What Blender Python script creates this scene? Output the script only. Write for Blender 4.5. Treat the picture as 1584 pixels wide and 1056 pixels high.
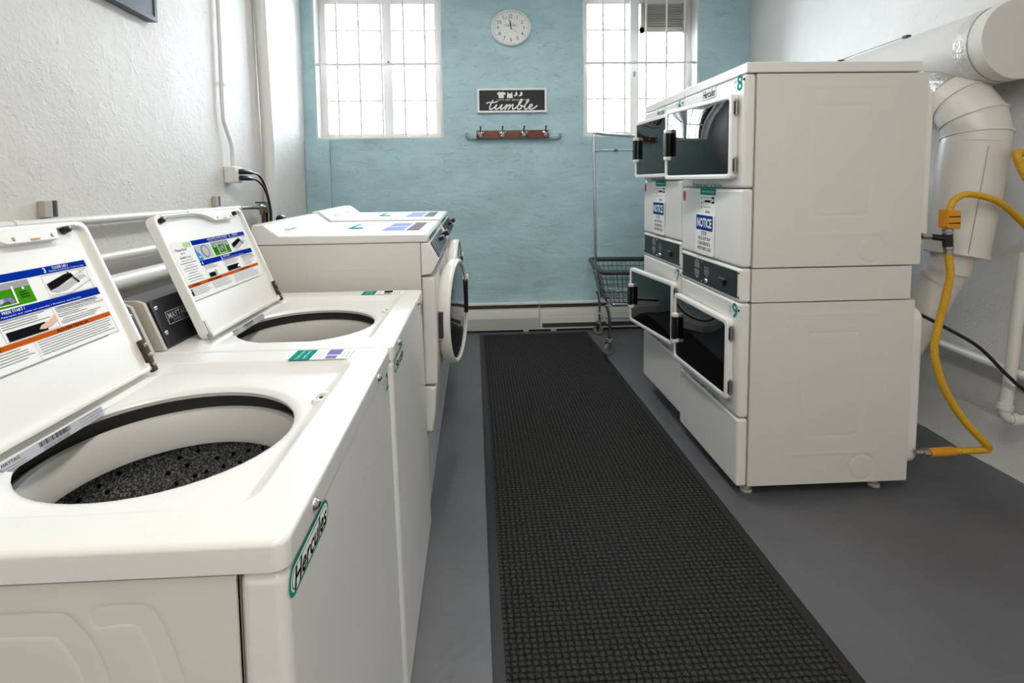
import bpy, bmesh, math, random
from mathutils import Matrix, Vector
random.seed(7)
S = bpy.context.scene
for o in list(bpy.data.objects):
    bpy.data.objects.remove(o, do_unlink=True)
PI = math.pi

# ------------------------------------------------------------------ camera
CX, CY, FPX, CAMH = 765.0, 341.0, 780.0, 1.305
def _n(v):
    return Vector(v).normalized()
yw = _n((733 - CX, -(293 - CY), -FPX))
zw = _n((-0.016 * 12700, 12700, FPX))
zw = (zw - yw * zw.dot(yw)).normalized()
xw = yw.cross(zw)
cam_data = bpy.data.cameras.new('camera')
cam = bpy.data.objects.new('camera', cam_data)
S.collection.objects.link(cam)
cam_data.sensor_width = 36.0
cam_data.lens = FPX / 1584 * 36.0
cam_data.shift_x = (792 - CX) / 1584
cam_data.shift_y = -(528 - CY) / 1584
cam_data.clip_start = 0.02
cam.matrix_world = Matrix.Translation((0, 0, CAMH)) @ Matrix((xw, yw, zw)).to_4x4()
S.camera = cam

# ------------------------------------------------------------------ light
S.view_settings.view_transform = 'Standard'
S.view_settings.look = 'None'
S.view_settings.gamma = 1.0
S.view_settings.use_curve_mapping = False
S.view_settings.exposure = 0.43
W = bpy.data.worlds.new('overcast_sky')
S.world = W
W.use_nodes = True
bg = W.node_tree.nodes['Background']
bg.inputs[0].default_value = (0.86, 0.93, 1.0, 1)
bg.inputs[1].default_value = 21.0

def area(name, loc, rot, sx, sy, power, col=(1, 1, 1), portal=False):
    d = bpy.data.lights.new(name, 'AREA')
    d.shape = 'RECTANGLE'; d.size = sx; d.size_y = sy; d.energy = power; d.color = col
    if portal:
        d.cycles.is_portal = True
    o = bpy.data.objects.new(name, d)
    o.location = loc; o.rotation_euler = rot
    S.collection.objects.link(o)
    return o
area('window_light', (-0.84, 4.90, 2.42), (-PI / 2, 0, 0), 1.2, 1.3, 0, portal=True)
area('window_light', (1.54, 4.90, 2.42), (-PI / 2, 0, 0), 1.15, 1.3, 0, portal=True)
area('ceiling_fill_light', (0.1, 2.7, 3.10), (0, 0, 0), 0.25, 1.2, 18, (1.0, 0.97, 0.92))  # unseen lamp, set over the aisle to brighten floor and dryer fronts
area('ceiling_fill_light', (0.3, 0.1, 3.10), (0, 0, 0), 0.25, 1.3, 25, (1.0, 0.96, 0.9))  # added fill for the dryer sides and blue wall, no fixture seen
area('ceiling_fill_light', (0.3, -2.3, 3.10), (0, 0, 0), 0.25, 1.3, 34, (1.0, 0.96, 0.9))  # added fill from behind the camera, no fixture seen

# ------------------------------------------------------------------ materials
def lin(h):
    h = h.lstrip('#')
    out = []
    for i in (0, 2, 4):
        c = int(h[i:i + 2], 16) / 255
        out.append(c / 12.92 if c <= 0.04045 else ((c + 0.055) / 1.055) ** 2.4)
    return out + [1.0]

def mat(name, col, rough=0.5, metal=0.0, coat=0.0, var=0.0, vscale=6.0, bump=0.0, bscale=60.0, detail=4.0, spec=0.5):
    m = bpy.data.materials.new(name)
    m.use_nodes = True
    nt = m.node_tree
    p = nt.nodes['Principled BSDF']
    c = lin(col) if isinstance(col, str) else list(col) + [1.0]
    p.inputs['Base Color'].default_value = c
    p.inputs['Roughness'].default_value = rough
    p.inputs['Metallic'].default_value = metal
    p.inputs['Specular IOR Level'].default_value = spec
    if coat:
        p.inputs['Coat Weight'].default_value = coat
        p.inputs['Coat Roughness'].default_value = 0.08
    if var or bump:
        tc = nt.nodes.new('ShaderNodeTexCoord')
    if var:
        n = nt.nodes.new('ShaderNodeTexNoise')
        n.inputs['Scale'].default_value = vscale; n.inputs['Detail'].default_value = 5
        nt.links.new(tc.outputs['Object'], n.inputs['Vector'])
        r = nt.nodes.new('ShaderNodeValToRGB')
        r.color_ramp.elements[0].position = 0.3; r.color_ramp.elements[1].position = 0.7
        r.color_ramp.elements[0].color = [x * (1 - var) for x in c[:3]] + [1]
        r.color_ramp.elements[1].color = [min(1, x * (1 + var)) for x in c[:3]] + [1]
        nt.links.new(n.outputs['Fac'], r.inputs['Fac'])
        nt.links.new(r.outputs['Color'], p.inputs['Base Color'])
    if bump:
        n = nt.nodes.new('ShaderNodeTexNoise')
        n.inputs['Scale'].default_value = bscale; n.inputs['Detail'].default_value = detail
        nt.links.new(tc.outputs['Object'], n.inputs['Vector'])
        b = nt.nodes.new('ShaderNodeBump')
        b.inputs['Strength'].default_value = bump; b.inputs['Distance'].default_value = 0.01
        nt.links.new(n.outputs['Fac'], b.inputs['Height'])
        nt.links.new(b.outputs['Normal'], p.inputs['Normal'])
    return m

def plaster(name, col, dirt, strength, dist=0.02, stretch=(1, 1, 1), grain=0.5, ridges=0.2, mottle=0.04):
    """rough painted plaster: broad trowel swells, ridges and pits, with small worn spots"""
    m = bpy.data.materials.new(name)
    m.use_nodes = True
    nt = m.node_tree; L = nt.links.new
    p = nt.nodes['Principled BSDF']
    p.inputs['Roughness'].default_value = 0.58
    tc = nt.nodes.new('ShaderNodeTexCoord')
    mp = nt.nodes.new('ShaderNodeMapping'); mp.inputs['Scale'].default_value = stretch
    L(tc.outputs['Object'], mp.inputs['Vector'])
    def noise(scale, detail, dist=0.0, rough=0.5):
        n = nt.nodes.new('ShaderNodeTexNoise')
        n.inputs['Scale'].default_value = scale; n.inputs['Detail'].default_value = detail
        n.inputs['Distortion'].default_value = dist; n.inputs['Roughness'].default_value = rough
        L(mp.outputs['Vector'], n.inputs['Vector'])
        return n
    def math_(op, a, b):
        n = nt.nodes.new('ShaderNodeMath'); n.operation = op
        for i, v in enumerate((a, b)):
            if isinstance(v, (int, float)):
                n.inputs[i].default_value = v
            else:
                L(v, n.inputs[i])
        return n.outputs[0]
    big = noise(3.0, 4)
    mid = noise(11, 5, 0.6, 0.55)
    fine = noise(60, 5, 0.4, 0.6)
    pit = noise(38, 3, 0.2)
    rid = noise(4.2, 5, 1.1, 0.55)
    def ramp01(v, lo, hi):
        r_ = nt.nodes.new('ShaderNodeMapRange'); r_.inputs['From Min'].default_value = lo; r_.inputs['From Max'].default_value = hi
        L(v, r_.inputs['Value']); return r_.outputs[0]
    patch = ramp01(big.outputs['Fac'], 0.44, 0.60)          # where the trowel left it rough
    patch2 = ramp01(mid.outputs['Fac'], 0.50, 0.66)
    line = ramp01(math_('ABSOLUTE', math_('SUBTRACT', rid.outputs['Fac'], 0.5), 0), 0.018, 0.0)
    line = math_('MULTIPLY', line, ramp01(pit.outputs['Fac'], 0.38, 0.6))
    line = math_('MULTIPLY', line, ramp01(mid.outputs['Fac'], 0.44, 0.6))
    h = math_('ADD', math_('MULTIPLY', big.outputs['Fac'], 0.7), math_('MULTIPLY', mid.outputs['Fac'], 0.45))
    grainy = math_('MULTIPLY', math_('ADD', math_('MULTIPLY', patch, 0.7), math_('MULTIPLY', patch2, 0.5)), grain)
    h = math_('ADD', h, math_('MULTIPLY', math_('SUBTRACT', fine.outputs['Fac'], 0.5), math_('ADD', math_('MULTIPLY', grainy, 0.42), 0.05)))
    h = math_('ADD', h, math_('MULTIPLY', line, ridges))
    h = math_('SUBTRACT', h, math_('MULTIPLY', ramp01(pit.outputs['Fac'], 0.36, 0.28), 0.16 * grain))
    b = nt.nodes.new('ShaderNodeBump')
    b.inputs['Strength'].default_value = strength; b.inputs['Distance'].default_value = dist
    L(h, b.inputs['Height']); L(b.outputs['Normal'], p.inputs['Normal'])
    sp = noise(17, 8, 0.5, 0.75)
    r = nt.nodes.new('ShaderNodeValToRGB')
    r.color_ramp.elements[0].position = 0.27; r.color_ramp.elements[1].position = 0.36
    r.color_ramp.elements[0].color = lin(dirt); r.color_ramp.elements[1].color = lin(col)
    L(sp.outputs['Fac'], r.inputs['Fac'])
    mo = noise(1.7, 6, 0.3, 0.65)
    hs = nt.nodes.new('ShaderNodeHueSaturation')
    rg = nt.nodes.new('ShaderNodeMapRange'); rg.inputs['From Min'].default_value = 0.35; rg.inputs['From Max'].default_value = 0.65
    rg.inputs['To Min'].default_value = 1 - mottle; rg.inputs['To Max'].default_value = 1 + mottle
    L(mo.outputs['Fac'], rg.inputs['Value']); L(rg.outputs[0], hs.inputs['Value']); L(r.outputs['Color'], hs.inputs['Color'])
    L(hs.outputs['Color'], p.inputs['Base Color'])
    return m

M = {}
M['white_wall'] = plaster('white_plaster', '#dbd7d1', '#a8a298', 0.42, 0.02, (1, 1, 1), 0.9, 0.25)
M['blue_wall'] = plaster('blue_plaster', '#aeccd2', '#a7c4ca', 0.75, 0.02, (1, 1, 2.0), 0.3, 0.34, 0.10)
M['blue_paint'] = mat('blue_paint', '#86a8b1', 0.4, bump=0.2, bscale=40)
M['ceiling'] = mat('ceiling_paint', '#e4e2de', 0.7, bump=0.2, bscale=30)
M['floor'] = mat('grey_floor_paint', '#505155', 0.52, var=0.12, vscale=3.0, bump=0.22, bscale=32, detail=7, spec=0.9)
M['enamel'] = mat('white_enamel', '#e4e2de', 0.28, coat=0.15)
M['enamel_side'] = mat('white_painted_steel', '#d9d6d0', 0.34, bump=0.012, bscale=300)
M['white_plastic'] = mat('white_plastic', '#e8e6e2', 0.32)
M['tub_plastic'] = mat('grey_white_tub_plastic', '#cfccc6', 0.42)
M['black_plastic'] = mat('black_plastic', '#141516', 0.35)
M['drum_shade'] = mat('cavity_shade', '#1b1c1d', 0.6)  # near-black colour for the shade inside the drum
M['black_panel'] = mat('black_panel', '#1d2022', 0.42)
M['rubber'] = mat('black_rubber', '#0c0c0d', 0.45)
M['grey_plastic'] = mat('grey_plastic', '#6f7578', 0.4)
M['console_top'] = mat('dark_grey_plastic', '#4b4d50', 0.45)
M['chrome'] = mat('chrome', '#c8c8c8', 0.14, 1.0)
M['steel'] = mat('galvanised_steel', '#a8a8a4', 0.36, 1.0, var=0.12, vscale=30)
M['dark_steel'] = mat('dark_steel', '#55565a', 0.38, 0.9)
M['rust'] = mat('rusty_hinge', '#4a3a2c', 0.6, 0.6, var=0.4, vscale=60)
M['brass'] = mat('brass', '#a5713a', 0.35, 0.9)
M['white_paint'] = mat('white_gloss_paint', '#dedbd5', 0.35, bump=0.12, bscale=35)
M['duct_paint'] = mat('white_painted_duct', '#d8d5cf', 0.38, bump=0.06, bscale=18)
M['foil'] = mat('foil_tape', '#d2d2d2', 0.22, 0.95, bump=0.9, bscale=55)
M['painted_tape'] = mat('painted_over_tape', '#d6d4cf', 0.3, 0.25, bump=0.7, bscale=50)
M['drum_grey'] = mat('dryer_drum_grey', '#3c4042', 0.4)
M['tub_grey'] = mat('dark_grey_tub', '#4f4d49', 0.5)
M['beige'] = mat('beige_metal', '#b9b2a6', 0.45)
M['grey_frame'] = mat('dark_grey_frame', '#4a4b4f', 0.4, var=0.06)
M['yellow'] = mat('yellow_hose_coating', '#d0a010', 0.38, bump=0.0)
M['amber'] = mat('amber_tag', '#d98f12', 0.4)
M['teal'] = mat('teal_ink', '#1d8f7f', 0.5, spec=0.0)
M['ink'] = mat('black_ink', '#17181a', 0.5, spec=0.0)
M['grey_ink'] = mat('grey_ink', '#85858a', 0.5, spec=0.0)
M['pale_ink'] = mat('pale_grey_ink', '#b9bcc2', 0.5, spec=0.0)
M['label_white'] = mat('white_label', '#eeeeec', 0.4, spec=0.0)
M['blue_ink'] = mat('blue_ink', '#0a2e98', 0.45, spec=0.0)
M['notice_blue'] = mat('sign_blue', '#1c4694', 0.45, spec=0.0)
M['sky_ink'] = mat('light_blue_ink', '#2e8fd0', 0.45, spec=0.0)
M['lilac'] = mat('lilac_ink', '#8079b4', 0.5, spec=0.0)
M['pale_blue'] = mat('pale_blue_ink', '#a3b3dc', 0.5, spec=0.0)
M['green_ink'] = mat('green_ink', '#3f9016', 0.5, spec=0.0)
M['pale_green'] = mat('pale_green_ink', '#b9d29a', 0.5, spec=0.0)
M['orange_ink'] = mat('orange_ink', '#c0581a', 0.5, spec=0.0)
M['red_ink'] = mat('red_ink', '#c9434f', 0.5, spec=0.0)
M['skin_ink'] = mat('skin_tone_ink', '#e0b9a4', 0.5, spec=0.0)
M['mid_grey'] = mat('mid_grey_ink', '#9b9d9f', 0.5, spec=0.0)
M['sign_black'] = mat('sign_black', '#1e1f21', 0.6, var=0.1, vscale=20)
M['heater'] = mat('heater_enamel', '#e0ddd6', 0.4)
M['heater_grey'] = mat('heater_grey_enamel', '#bdbab3', 0.42)
M['heater_slot_shade'] = mat('heater_slot_shade', '#3f3d3a', 0.6)  # dark colour for the shade inside the heater slots
M['vinyl'] = mat('dark_green_grey_vinyl', '#2f3636', 0.4)
M['wire'] = mat('dark_wire', '#4d5353', 0.35, 0.7)
M['wheel'] = mat('grey_rubber_wheel', '#77756f', 0.5)
M['louver'] = mat('grey_louver', '#b0aca2', 0.5)
M['plinth'] = mat('painted_plinth', '#c4c6c8', 0.5, var=0.1)

def wood_mat():
    m = bpy.data.materials.new('reddish_brown_wood'); m.use_nodes = True
    nt = m.node_tree; p = nt.nodes['Principled BSDF']; p.inputs['Roughness'].default_value = 0.35
    tc = nt.nodes.new('ShaderNodeTexCoord'); mp = nt.nodes.new('ShaderNodeMapping')
    mp.inputs['Scale'].default_value = (4, 30, 60)
    n = nt.nodes.new('ShaderNodeTexNoise'); n.inputs['Scale'].default_value = 2.0; n.inputs['Detail'].default_value = 6
    r = nt.nodes.new('ShaderNodeValToRGB')
    r.color_ramp.elements[0].position = 0.3; r.color_ramp.elements[1].position = 0.7
    r.color_ramp.elements[0].color = lin('#4f2413'); r.color_ramp.elements[1].color = lin('#824022')
    nt.links.new(tc.outputs['Object'], mp.inputs['Vector']); nt.links.new(mp.outputs['Vector'], n.inputs['Vector'])
    nt.links.new(n.outputs['Fac'], r.inputs['Fac']); nt.links.new(r.outputs['Color'], p.inputs['Base Color'])
    return m
M['wood'] = wood_mat()

def glass_mat(name, tint, rough=0.02, ior=1.5, bright=1.0):
    m = bpy.data.materials.new(name); m.use_nodes = True
    nt = m.node_tree; nt.nodes.remove(nt.nodes['Principled BSDF'])
    out = nt.nodes['Material Output']
    t = nt.nodes.new('ShaderNodeBsdfTransparent'); t.inputs[0].default_value = lin(tint)
    g = nt.nodes.new('ShaderNodeBsdfGlossy'); g.inputs['Roughness'].default_value = rough
    g.inputs['Color'].default_value = (bright, bright, bright, 1)
    f = nt.nodes.new('ShaderNodeFresnel'); f.inputs['IOR'].default_value = ior
    x = nt.nodes.new('ShaderNodeMixShader')
    nt.links.new(f.outputs[0], x.inputs[0]); nt.links.new(t.outputs[0], x.inputs[1]); nt.links.new(g.outputs[0], x.inputs[2])
    nt.links.new(x.outputs[0], out.inputs['Surface'])
    return m
M['window_glass'] = glass_mat('window_glass', '#f4f8fb')
M['door_glass'] = glass_mat('smoked_glass', '#8d99a3', 0.03, 1.75)
M['black_glass'] = mat('black_glass', '#0b0d0f', 0.03, coat=1.0, spec=1.0)

def basket_mat():
    m = bpy.data.materials.new('speckled_dark_porcelain'); m.use_nodes = True
    nt = m.node_tree; p = nt.nodes['Principled BSDF']; p.inputs['Roughness'].default_value = 0.3
    tc = nt.nodes.new('ShaderNodeTexCoord')
    n = nt.nodes.new('ShaderNodeTexNoise'); n.inputs['Scale'].default_value = 260; n.inputs['Detail'].default_value = 2
    r = nt.nodes.new('ShaderNodeValToRGB')
    r.color_ramp.elements[0].position = 0.45; r.color_ramp.elements[1].position = 0.72
    r.color_ramp.elements[0].color = lin('#3a3a3a'); r.color_ramp.elements[1].color = lin('#a8a8a6')
    nt.links.new(tc.outputs['Object'], n.inputs['Vector'])
    nt.links.new(n.outputs['Fac'], r.inputs['Fac']); nt.links.new(r.outputs['Color'], p.inputs['Base Color'])
    return m
M['basket'] = basket_mat()

def mat_mat():
    m = bpy.data.materials.new('black_waffle_carpet'); m.use_nodes = True
    nt = m.node_tree; L = nt.links.new; p = nt.nodes['Principled BSDF']
    p.inputs['Roughness'].default_value = 0.85
    p.inputs['Specular IOR Level'].default_value = 0.2
    tc = nt.nodes.new('ShaderNodeTexCoord')
    sx = nt.nodes.new('ShaderNodeSeparateXYZ')
    # wobble the rows slightly
    nz = nt.nodes.new('ShaderNodeTexNoise'); nz.inputs['Scale'].default_value = 40; nz.inputs['Detail'].default_value = 2
    L(tc.outputs['Object'], nz.inputs['Vector'])
    vm = nt.nodes.new('ShaderNodeVectorMath'); vm.operation = 'MULTIPLY_ADD'
    vm.inputs[1].default_value = (0.011, 0.011, 0.011)
    L(nz.outputs['Color'], vm.inputs[0]); L(tc.outputs['Object'], vm.inputs[2])
    L(vm.outputs[0], sx.inputs[0])
    def mth(op, a, b=0.0):
        n = nt.nodes.new('ShaderNodeMath'); n.operation = op
        for i, v in enumerate((a, b)):
            if isinstance(v, (int, float)): n.inputs[i].default_value = v
            else: L(v, n.inputs[i])
        return n.outputs[0]
    rowi = mth('FLOOR', mth('MULTIPLY', sx.outputs['Y'], 1 / 0.0175))
    off = mth('MULTIPLY', mth('MODULO', rowi, 2.0), PI * 0.9)
    a = mth('ABSOLUTE', mth('SINE', mth('ADD', mth('MULTIPLY', sx.outputs['X'], PI / 0.0205), off)))
    b = mth('ABSOLUTE', mth('SINE', mth('MULTIPLY', sx.outputs['Y'], PI / 0.0175)))
    h = mth('MULTIPLY', mth('POWER', a, 0.7), mth('POWER', b, 0.7))
    fz = nt.nodes.new('ShaderNodeTexNoise'); fz.inputs['Scale'].default_value = 300; fz.inputs['Detail'].default_value = 3
    L(tc.outputs['Object'], fz.inputs['Vector'])
    hh = mth('ADD', h, mth('MULTIPLY', fz.outputs['Fac'], 2.0))
    bp = nt.nodes.new('ShaderNodeBump'); bp.inputs['Strength'].default_value = 1.0; bp.inputs['Distance'].default_value = 0.006
    L(hh, bp.inputs['Height']); L(bp.outputs['Normal'], p.inputs['Normal'])
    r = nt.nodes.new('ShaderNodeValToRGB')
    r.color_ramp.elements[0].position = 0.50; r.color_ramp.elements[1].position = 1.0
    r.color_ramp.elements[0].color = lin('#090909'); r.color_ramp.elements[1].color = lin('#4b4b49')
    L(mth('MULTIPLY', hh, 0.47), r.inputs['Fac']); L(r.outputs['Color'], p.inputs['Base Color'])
    return m
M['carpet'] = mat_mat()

# ------------------------------------------------------------------ mesh helpers
X, Y, Z = Vector((1, 0, 0)), Vector((0, 1, 0)), Vector((0, 0, 1))

def catmull(pts, n=8, closed=False):
    P = [Vector(p) for p in pts]; out = []
    N = len(P)
    for i in range(N if closed else N - 1):
        if closed:
            a, b, c, d = P[(i - 1) % N], P[i], P[(i + 1) % N], P[(i + 2) % N]
        else:
            a, b, c, d = P[max(i - 1, 0)], P[i], P[i + 1], P[min(i + 2, N - 1)]
        for k in range(n):
            t = k / n
            out.append(0.5 * ((2 * b) + (c - a) * t + (2 * a - 5 * b + 4 * c - d) * t * t + (3 * b - a - 3 * c + d) * t ** 3))
    if not closed:
        out.append(P[-1])
    return out

def rrect(w, h, r, n=5, cx=0.0, cy=0.0):
    out = []
    r = min(r, w / 2 - 1e-5, h / 2 - 1e-5)
    for (sx, sy, a0) in ((1, 1, 0), (-1, 1, 90), (-1, -1, 180), (1, -1, 270)):
        for k in range(n + 1):
            a = math.radians(a0 + 90 * k / n)
            out.append((cx + sx * (w / 2 - r) + r * math.cos(a), cy + sy * (h / 2 - r) + r * math.sin(a)))
    return out

def frame(o, u, v):
    """matrix whose local x, y, z are u, v, u x v at o"""
    u = Vector(u).normalized(); v = Vector(v).normalized(); n = u.cross(v)
    m = Matrix((u, v, n)).transposed().to_4x4()
    m.translation = Vector(o)
    return m

_textcache = {}
def text_geo(s, shear=0.0, bold=0.0):
    k = (s, shear, bold)
    if k not in _textcache:
        c = bpy.data.curves.new('lettering_source', 'FONT')
        c.body = s; c.size = 1.0; c.shear = shear; c.offset = bold; c.resolution_u = 2
        c.align_x = 'CENTER'; c.align_y = 'CENTER'
        o = bpy.data.objects.new('lettering_source', c)
        S.collection.objects.link(o)
        dg = bpy.context.evaluated_depsgraph_get(); dg.update()
        me = bpy.data.meshes.new_from_object(o.evaluated_get(dg))
        vs = [v.co.copy() for v in me.vertices]; fs = [tuple(p.vertices) for p in me.polygons]
        bpy.data.objects.remove(o, do_unlink=True)
        bpy.data.curves.remove(c); bpy.data.meshes.remove(me)
        x0 = min(v.x for v in vs); x1 = max(v.x for v in vs); y0 = min(v.y for v in vs); y1 = max(v.y for v in vs)
        for v in vs:
            v.x -= (x0 + x1) / 2; v.y -= (y0 + y1) / 2
        _textcache[k] = (vs, fs, x1 - x0, y1 - y0)
    return _textcache[k]

class MB:
    def __init__(s):
        s.bm = bmesh.new(); s.mats = []
    def mi(s, m):
        if m not in s.mats: s.mats.append(m)
        return s.mats.index(m)
    def merge(s, b, m, T=None):
        if T is not None: b.transform(T)
        i = s.mi(m)
        for f in b.faces: f.material_index = i
        me = bpy.data.meshes.new('t'); b.to_mesh(me); b.free()
        s.bm.from_mesh(me); bpy.data.meshes.remove(me)
        return s
    def box(s, x0, x1, y0, y1, z0, z1, m, bev=0.0, seg=2, T=None, verts_only=None):
        b = bmesh.new()
        r = bmesh.ops.create_cube(b, size=1.0)
        for v in r['verts']:
            v.co = Vector(((x0 + x1) / 2 + v.co.x * (x1 - x0), (y0 + y1) / 2 + v.co.y * (y1 - y0), (z0 + z1) / 2 + v.co.z * (z1 - z0)))
        if bev:
            es = list(b.edges)
            if verts_only:
                es = [e for e in es if abs((e.verts[0].co - e.verts[1].co).normalized().dot(verts_only)) > 0.9]
            bmesh.ops.bevel(b, geom=es, offset=bev, segments=seg, profile=0.5, affect='EDGES', clamp_overlap=True)
        return s.merge(b, m, T)
    def prism(s, poly, d0, d1, m, T=None, bev=0.0, seg=2):
        """2D polygon in local xy extruded from z=d0 to d1"""
        b = bmesh.new()
        v0 = [b.verts.new((p[0], p[1], d0)) for p in poly]; v1 = [b.verts.new((p[0], p[1], d1)) for p in poly]
        n = len(poly)
        b.faces.new(v0[::-1]); b.faces.new(v1)
        for i in range(n):
            b.faces.new((v0[i], v0[(i + 1) % n], v1[(i + 1) % n], v1[i]))
        bmesh.ops.recalc_face_normals(b, faces=b.faces)
        if bev:
            es = [e for e in b.edges if abs(e.verts[0].co.z - e.verts[1].co.z) < 1e-6]
            bmesh.ops.bevel(b, geom=es, offset=bev, segments=seg, profile=0.5, affect='EDGES', clamp_overlap=True)
        bmesh.ops.triangulate(b, faces=[f for f in b.faces if len(f.verts) > 4])
        return s.merge(b, m, T)
    def ring(s, outer, inner, d0, d1, m, T=None, bev=0.0):
        """frame between two loops with the same number of points"""
        b = bmesh.new(); n = len(outer)
        L = [[b.verts.new((p[0], p[1], d)) for p in loop] for loop, d in ((outer, d0), (outer, d1), (inner, d1), (inner, d0))]
        for k in range(4):
            A, B = L[k], L[(k + 1) % 4]
            for i in range(n):
                b.faces.new((A[i], A[(i + 1) % n], B[(i + 1) % n], B[i]))
        bmesh.ops.recalc_face_normals(b, faces=b.faces)
        if bev:
            es = [e for e in b.edges if any(e.verts[0] in Lk and e.verts[1] in Lk for Lk in (L[1], L[2]))]
            bmesh.ops.bevel(b, geom=es, offset=bev, segments=2, profile=0.5, affect='EDGES', clamp_overlap=True)
        return s.merge(b, m, T)
    def tube(s, pts, r, m, seg=10, T=None, closed=False, caps=True, flat=None):
        P = [Vector(p) for p in pts]; n = len(P)
        rr = r if isinstance(r, (list, tuple)) else [r] * n
        b = bmesh.new(); rings = []
        d = (P[1] - P[0]).normalized()
        up = Z if abs(d.z) < 0.9 else X
        u = d.cross(up).normalized(); v = d.cross(u).normalized()
        for i in range(n):
            if closed: t = (P[(i + 1) % n] - P[(i - 1) % n])
            else: t = (P[min(i + 1, n - 1)] - P[max(i - 1, 0)])
            if t.length < 1e-9: t = d
            t.normalize()
            ax = d.cross(t)
            if ax.length > 1e-7:
                R = Matrix.Rotation(d.angle(t), 3, ax)
                u = R @ u; v = R @ v
            d = t
            ring = []
            for k in range(seg):
                a = 2 * PI * k / seg
                ring.append(b.verts.new(P[i] + (u * math.cos(a) + v * math.sin(a)) * rr[i]))
            rings.append(ring)
        for i in range(n if closed else n - 1):
            A, B = rings[i], rings[(i + 1) % n]
            for k in range(seg):
                b.faces.new((A[k], A[(k + 1) % seg], B[(k + 1) % seg], B[k]))
        if caps and not closed:
            b.faces.new(rings[0][::-1]); b.faces.new(rings[-1])
        bmesh.ops.recalc_face_normals(b, faces=b.faces)
        return s.merge(b, m, T)
    def cyl(s, p0, p1, r, m, seg=20, r1=None, T=None):
        return s.tube([p0, p1], [r, r if r1 is None else r1], m, seg, T)
    def pressed(s, u0, u1, v0, v1, step, curves, m, T):
        """sheet-metal panel in local xy with soft pressed grooves: curves = (points, closed, depth, half width)"""
        nu, nv = int((u1 - u0) / step), int((v1 - v0) / step)
        H = [[0.0] * (nv + 1) for _ in range(nu + 1)]
        for pts, closed, dep, hw in curves:
            P = [(p.x, p.y) for p in catmull([(q[0], q[1], 0) for q in pts], 10, closed)]
            if closed: P.append(P[0])
            near = {}
            for (ax, ay), (bx, by) in zip(P, P[1:]):
                dx, dy = bx - ax, by - ay; L2 = dx * dx + dy * dy or 1e-12; R_ = hw * 2.2
                for i in range(max(0, int((min(ax, bx) - R_ - u0) / step)), min(nu, int((max(ax, bx) + R_ - u0) / step) + 1) + 1):
                    x = u0 + (u1 - u0) * i / nu
                    for j in range(max(0, int((min(ay, by) - R_ - v0) / step)), min(nv, int((max(ay, by) + R_ - v0) / step) + 1) + 1):
                        y = v0 + (v1 - v0) * j / nv
                        t = max(0, min(1, ((x - ax) * dx + (y - ay) * dy) / L2))
                        d2 = (x - ax - t * dx) ** 2 + (y - ay - t * dy) ** 2
                        if d2 < near.get((i, j), 1e9): near[(i, j)] = d2
            for (i, j), d2 in near.items():
                H[i][j] += dep * math.exp(-d2 / (hw * hw))
        b = bmesh.new()
        V = [[b.verts.new((u0 + (u1 - u0) * i / nu, v0 + (v1 - v0) * j / nv, H[i][j])) for j in range(nv + 1)] for i in range(nu + 1)]
        for i in range(nu):
            for j in range(nv):
                b.faces.new((V[i][j], V[i + 1][j], V[i + 1][j + 1], V[i][j + 1]))
        return s.merge(b, m, T)
    def lathe(s, prof, m, seg=32, T=None, sx=1.0, sy=1.0):
        """profile of (radius, height) about local z"""
        b = bmesh.new(); rings = []
        for r, h in prof:
            if r < 1e-6:
                rings.append([b.verts.new((0, 0, h))])
            else:
                rings.append([b.verts.new((sx * r * math.cos(2 * PI * k / seg), sy * r * math.sin(2 * PI * k / seg), h)) for k in range(seg)])
        for A, B in zip(rings, rings[1:]):
            if len(A) == 1 and len(B) == 1: continue
            for k in range(seg):
                k2 = (k + 1) % seg
                if len(A) == 1: b.faces.new((A[0], B[k], B[k2]))
                elif len(B) == 1: b.faces.new((A[k], A[k2], B[0]))
                else: b.faces.new((A[k], A[k2], B[k2], B[k]))
        bmesh.ops.recalc_face_normals(b, faces=b.faces)
        return s.merge(b, m, T)
    def ball(s, c, r, m, T=None, sc=(1, 1, 1)):
        b = bmesh.new(); bmesh.ops.create_uvsphere(b, u_segments=14, v_segments=9, radius=r)
        b.transform(Matrix.Translation(c) @ Matrix.Diagonal((*sc, 1)))
        return s.merge(b, m, T)
    # flat print on a surface; T = frame(origin, u, v), lift = height above it
    def poly(s, pts, m, T, lift):
        b = bmesh.new()
        f = b.faces.new([b.verts.new((p[0], p[1], lift)) for p in pts])
        if f.normal.z < 0 or f.calc_area() and (f.normal_update() or f.normal.z < 0):
            f.normal_flip()
        bmesh.ops.triangulate(b, faces=b.faces)
        return s.merge(b, m, T)
    def rect(s, x0, x1, y0, y1, m, T, lift):
        return s.poly([(x0, y0), (x1, y0), (x1, y1), (x0, y1)], m, T, lift)
    def text(s, t, cx, cy, h, m, T, lift, shear=0.0, bold=0.0, w=None, rot=0.0):
        vs, fs, tw, th = text_geo(t, shear, bold)
        k = h / th; kx = k if w is None else w / tw
        b = bmesh.new()
        ca, sa = math.cos(rot), math.sin(rot)
        bv = []
        for v in vs:
            x, y = v.x * kx, v.y * k
            bv.append(b.verts.new((cx + x * ca - y * sa, cy + x * sa + y * ca, lift)))
        for f in fs:
            try: b.faces.new([bv[i] for i in f])
            except ValueError: pass
        return s.merge(b, m, T)
    def lines(s, x0, x1, ytop, n, pitch, thick, m, T, lift, jag=0.25):
        for i in range(n):
            y = ytop - i * pitch
            s.rect(x0, x1 - (x1 - x0) * jag * random.random(), y - thick, y, m, T, lift)
        return s
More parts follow.
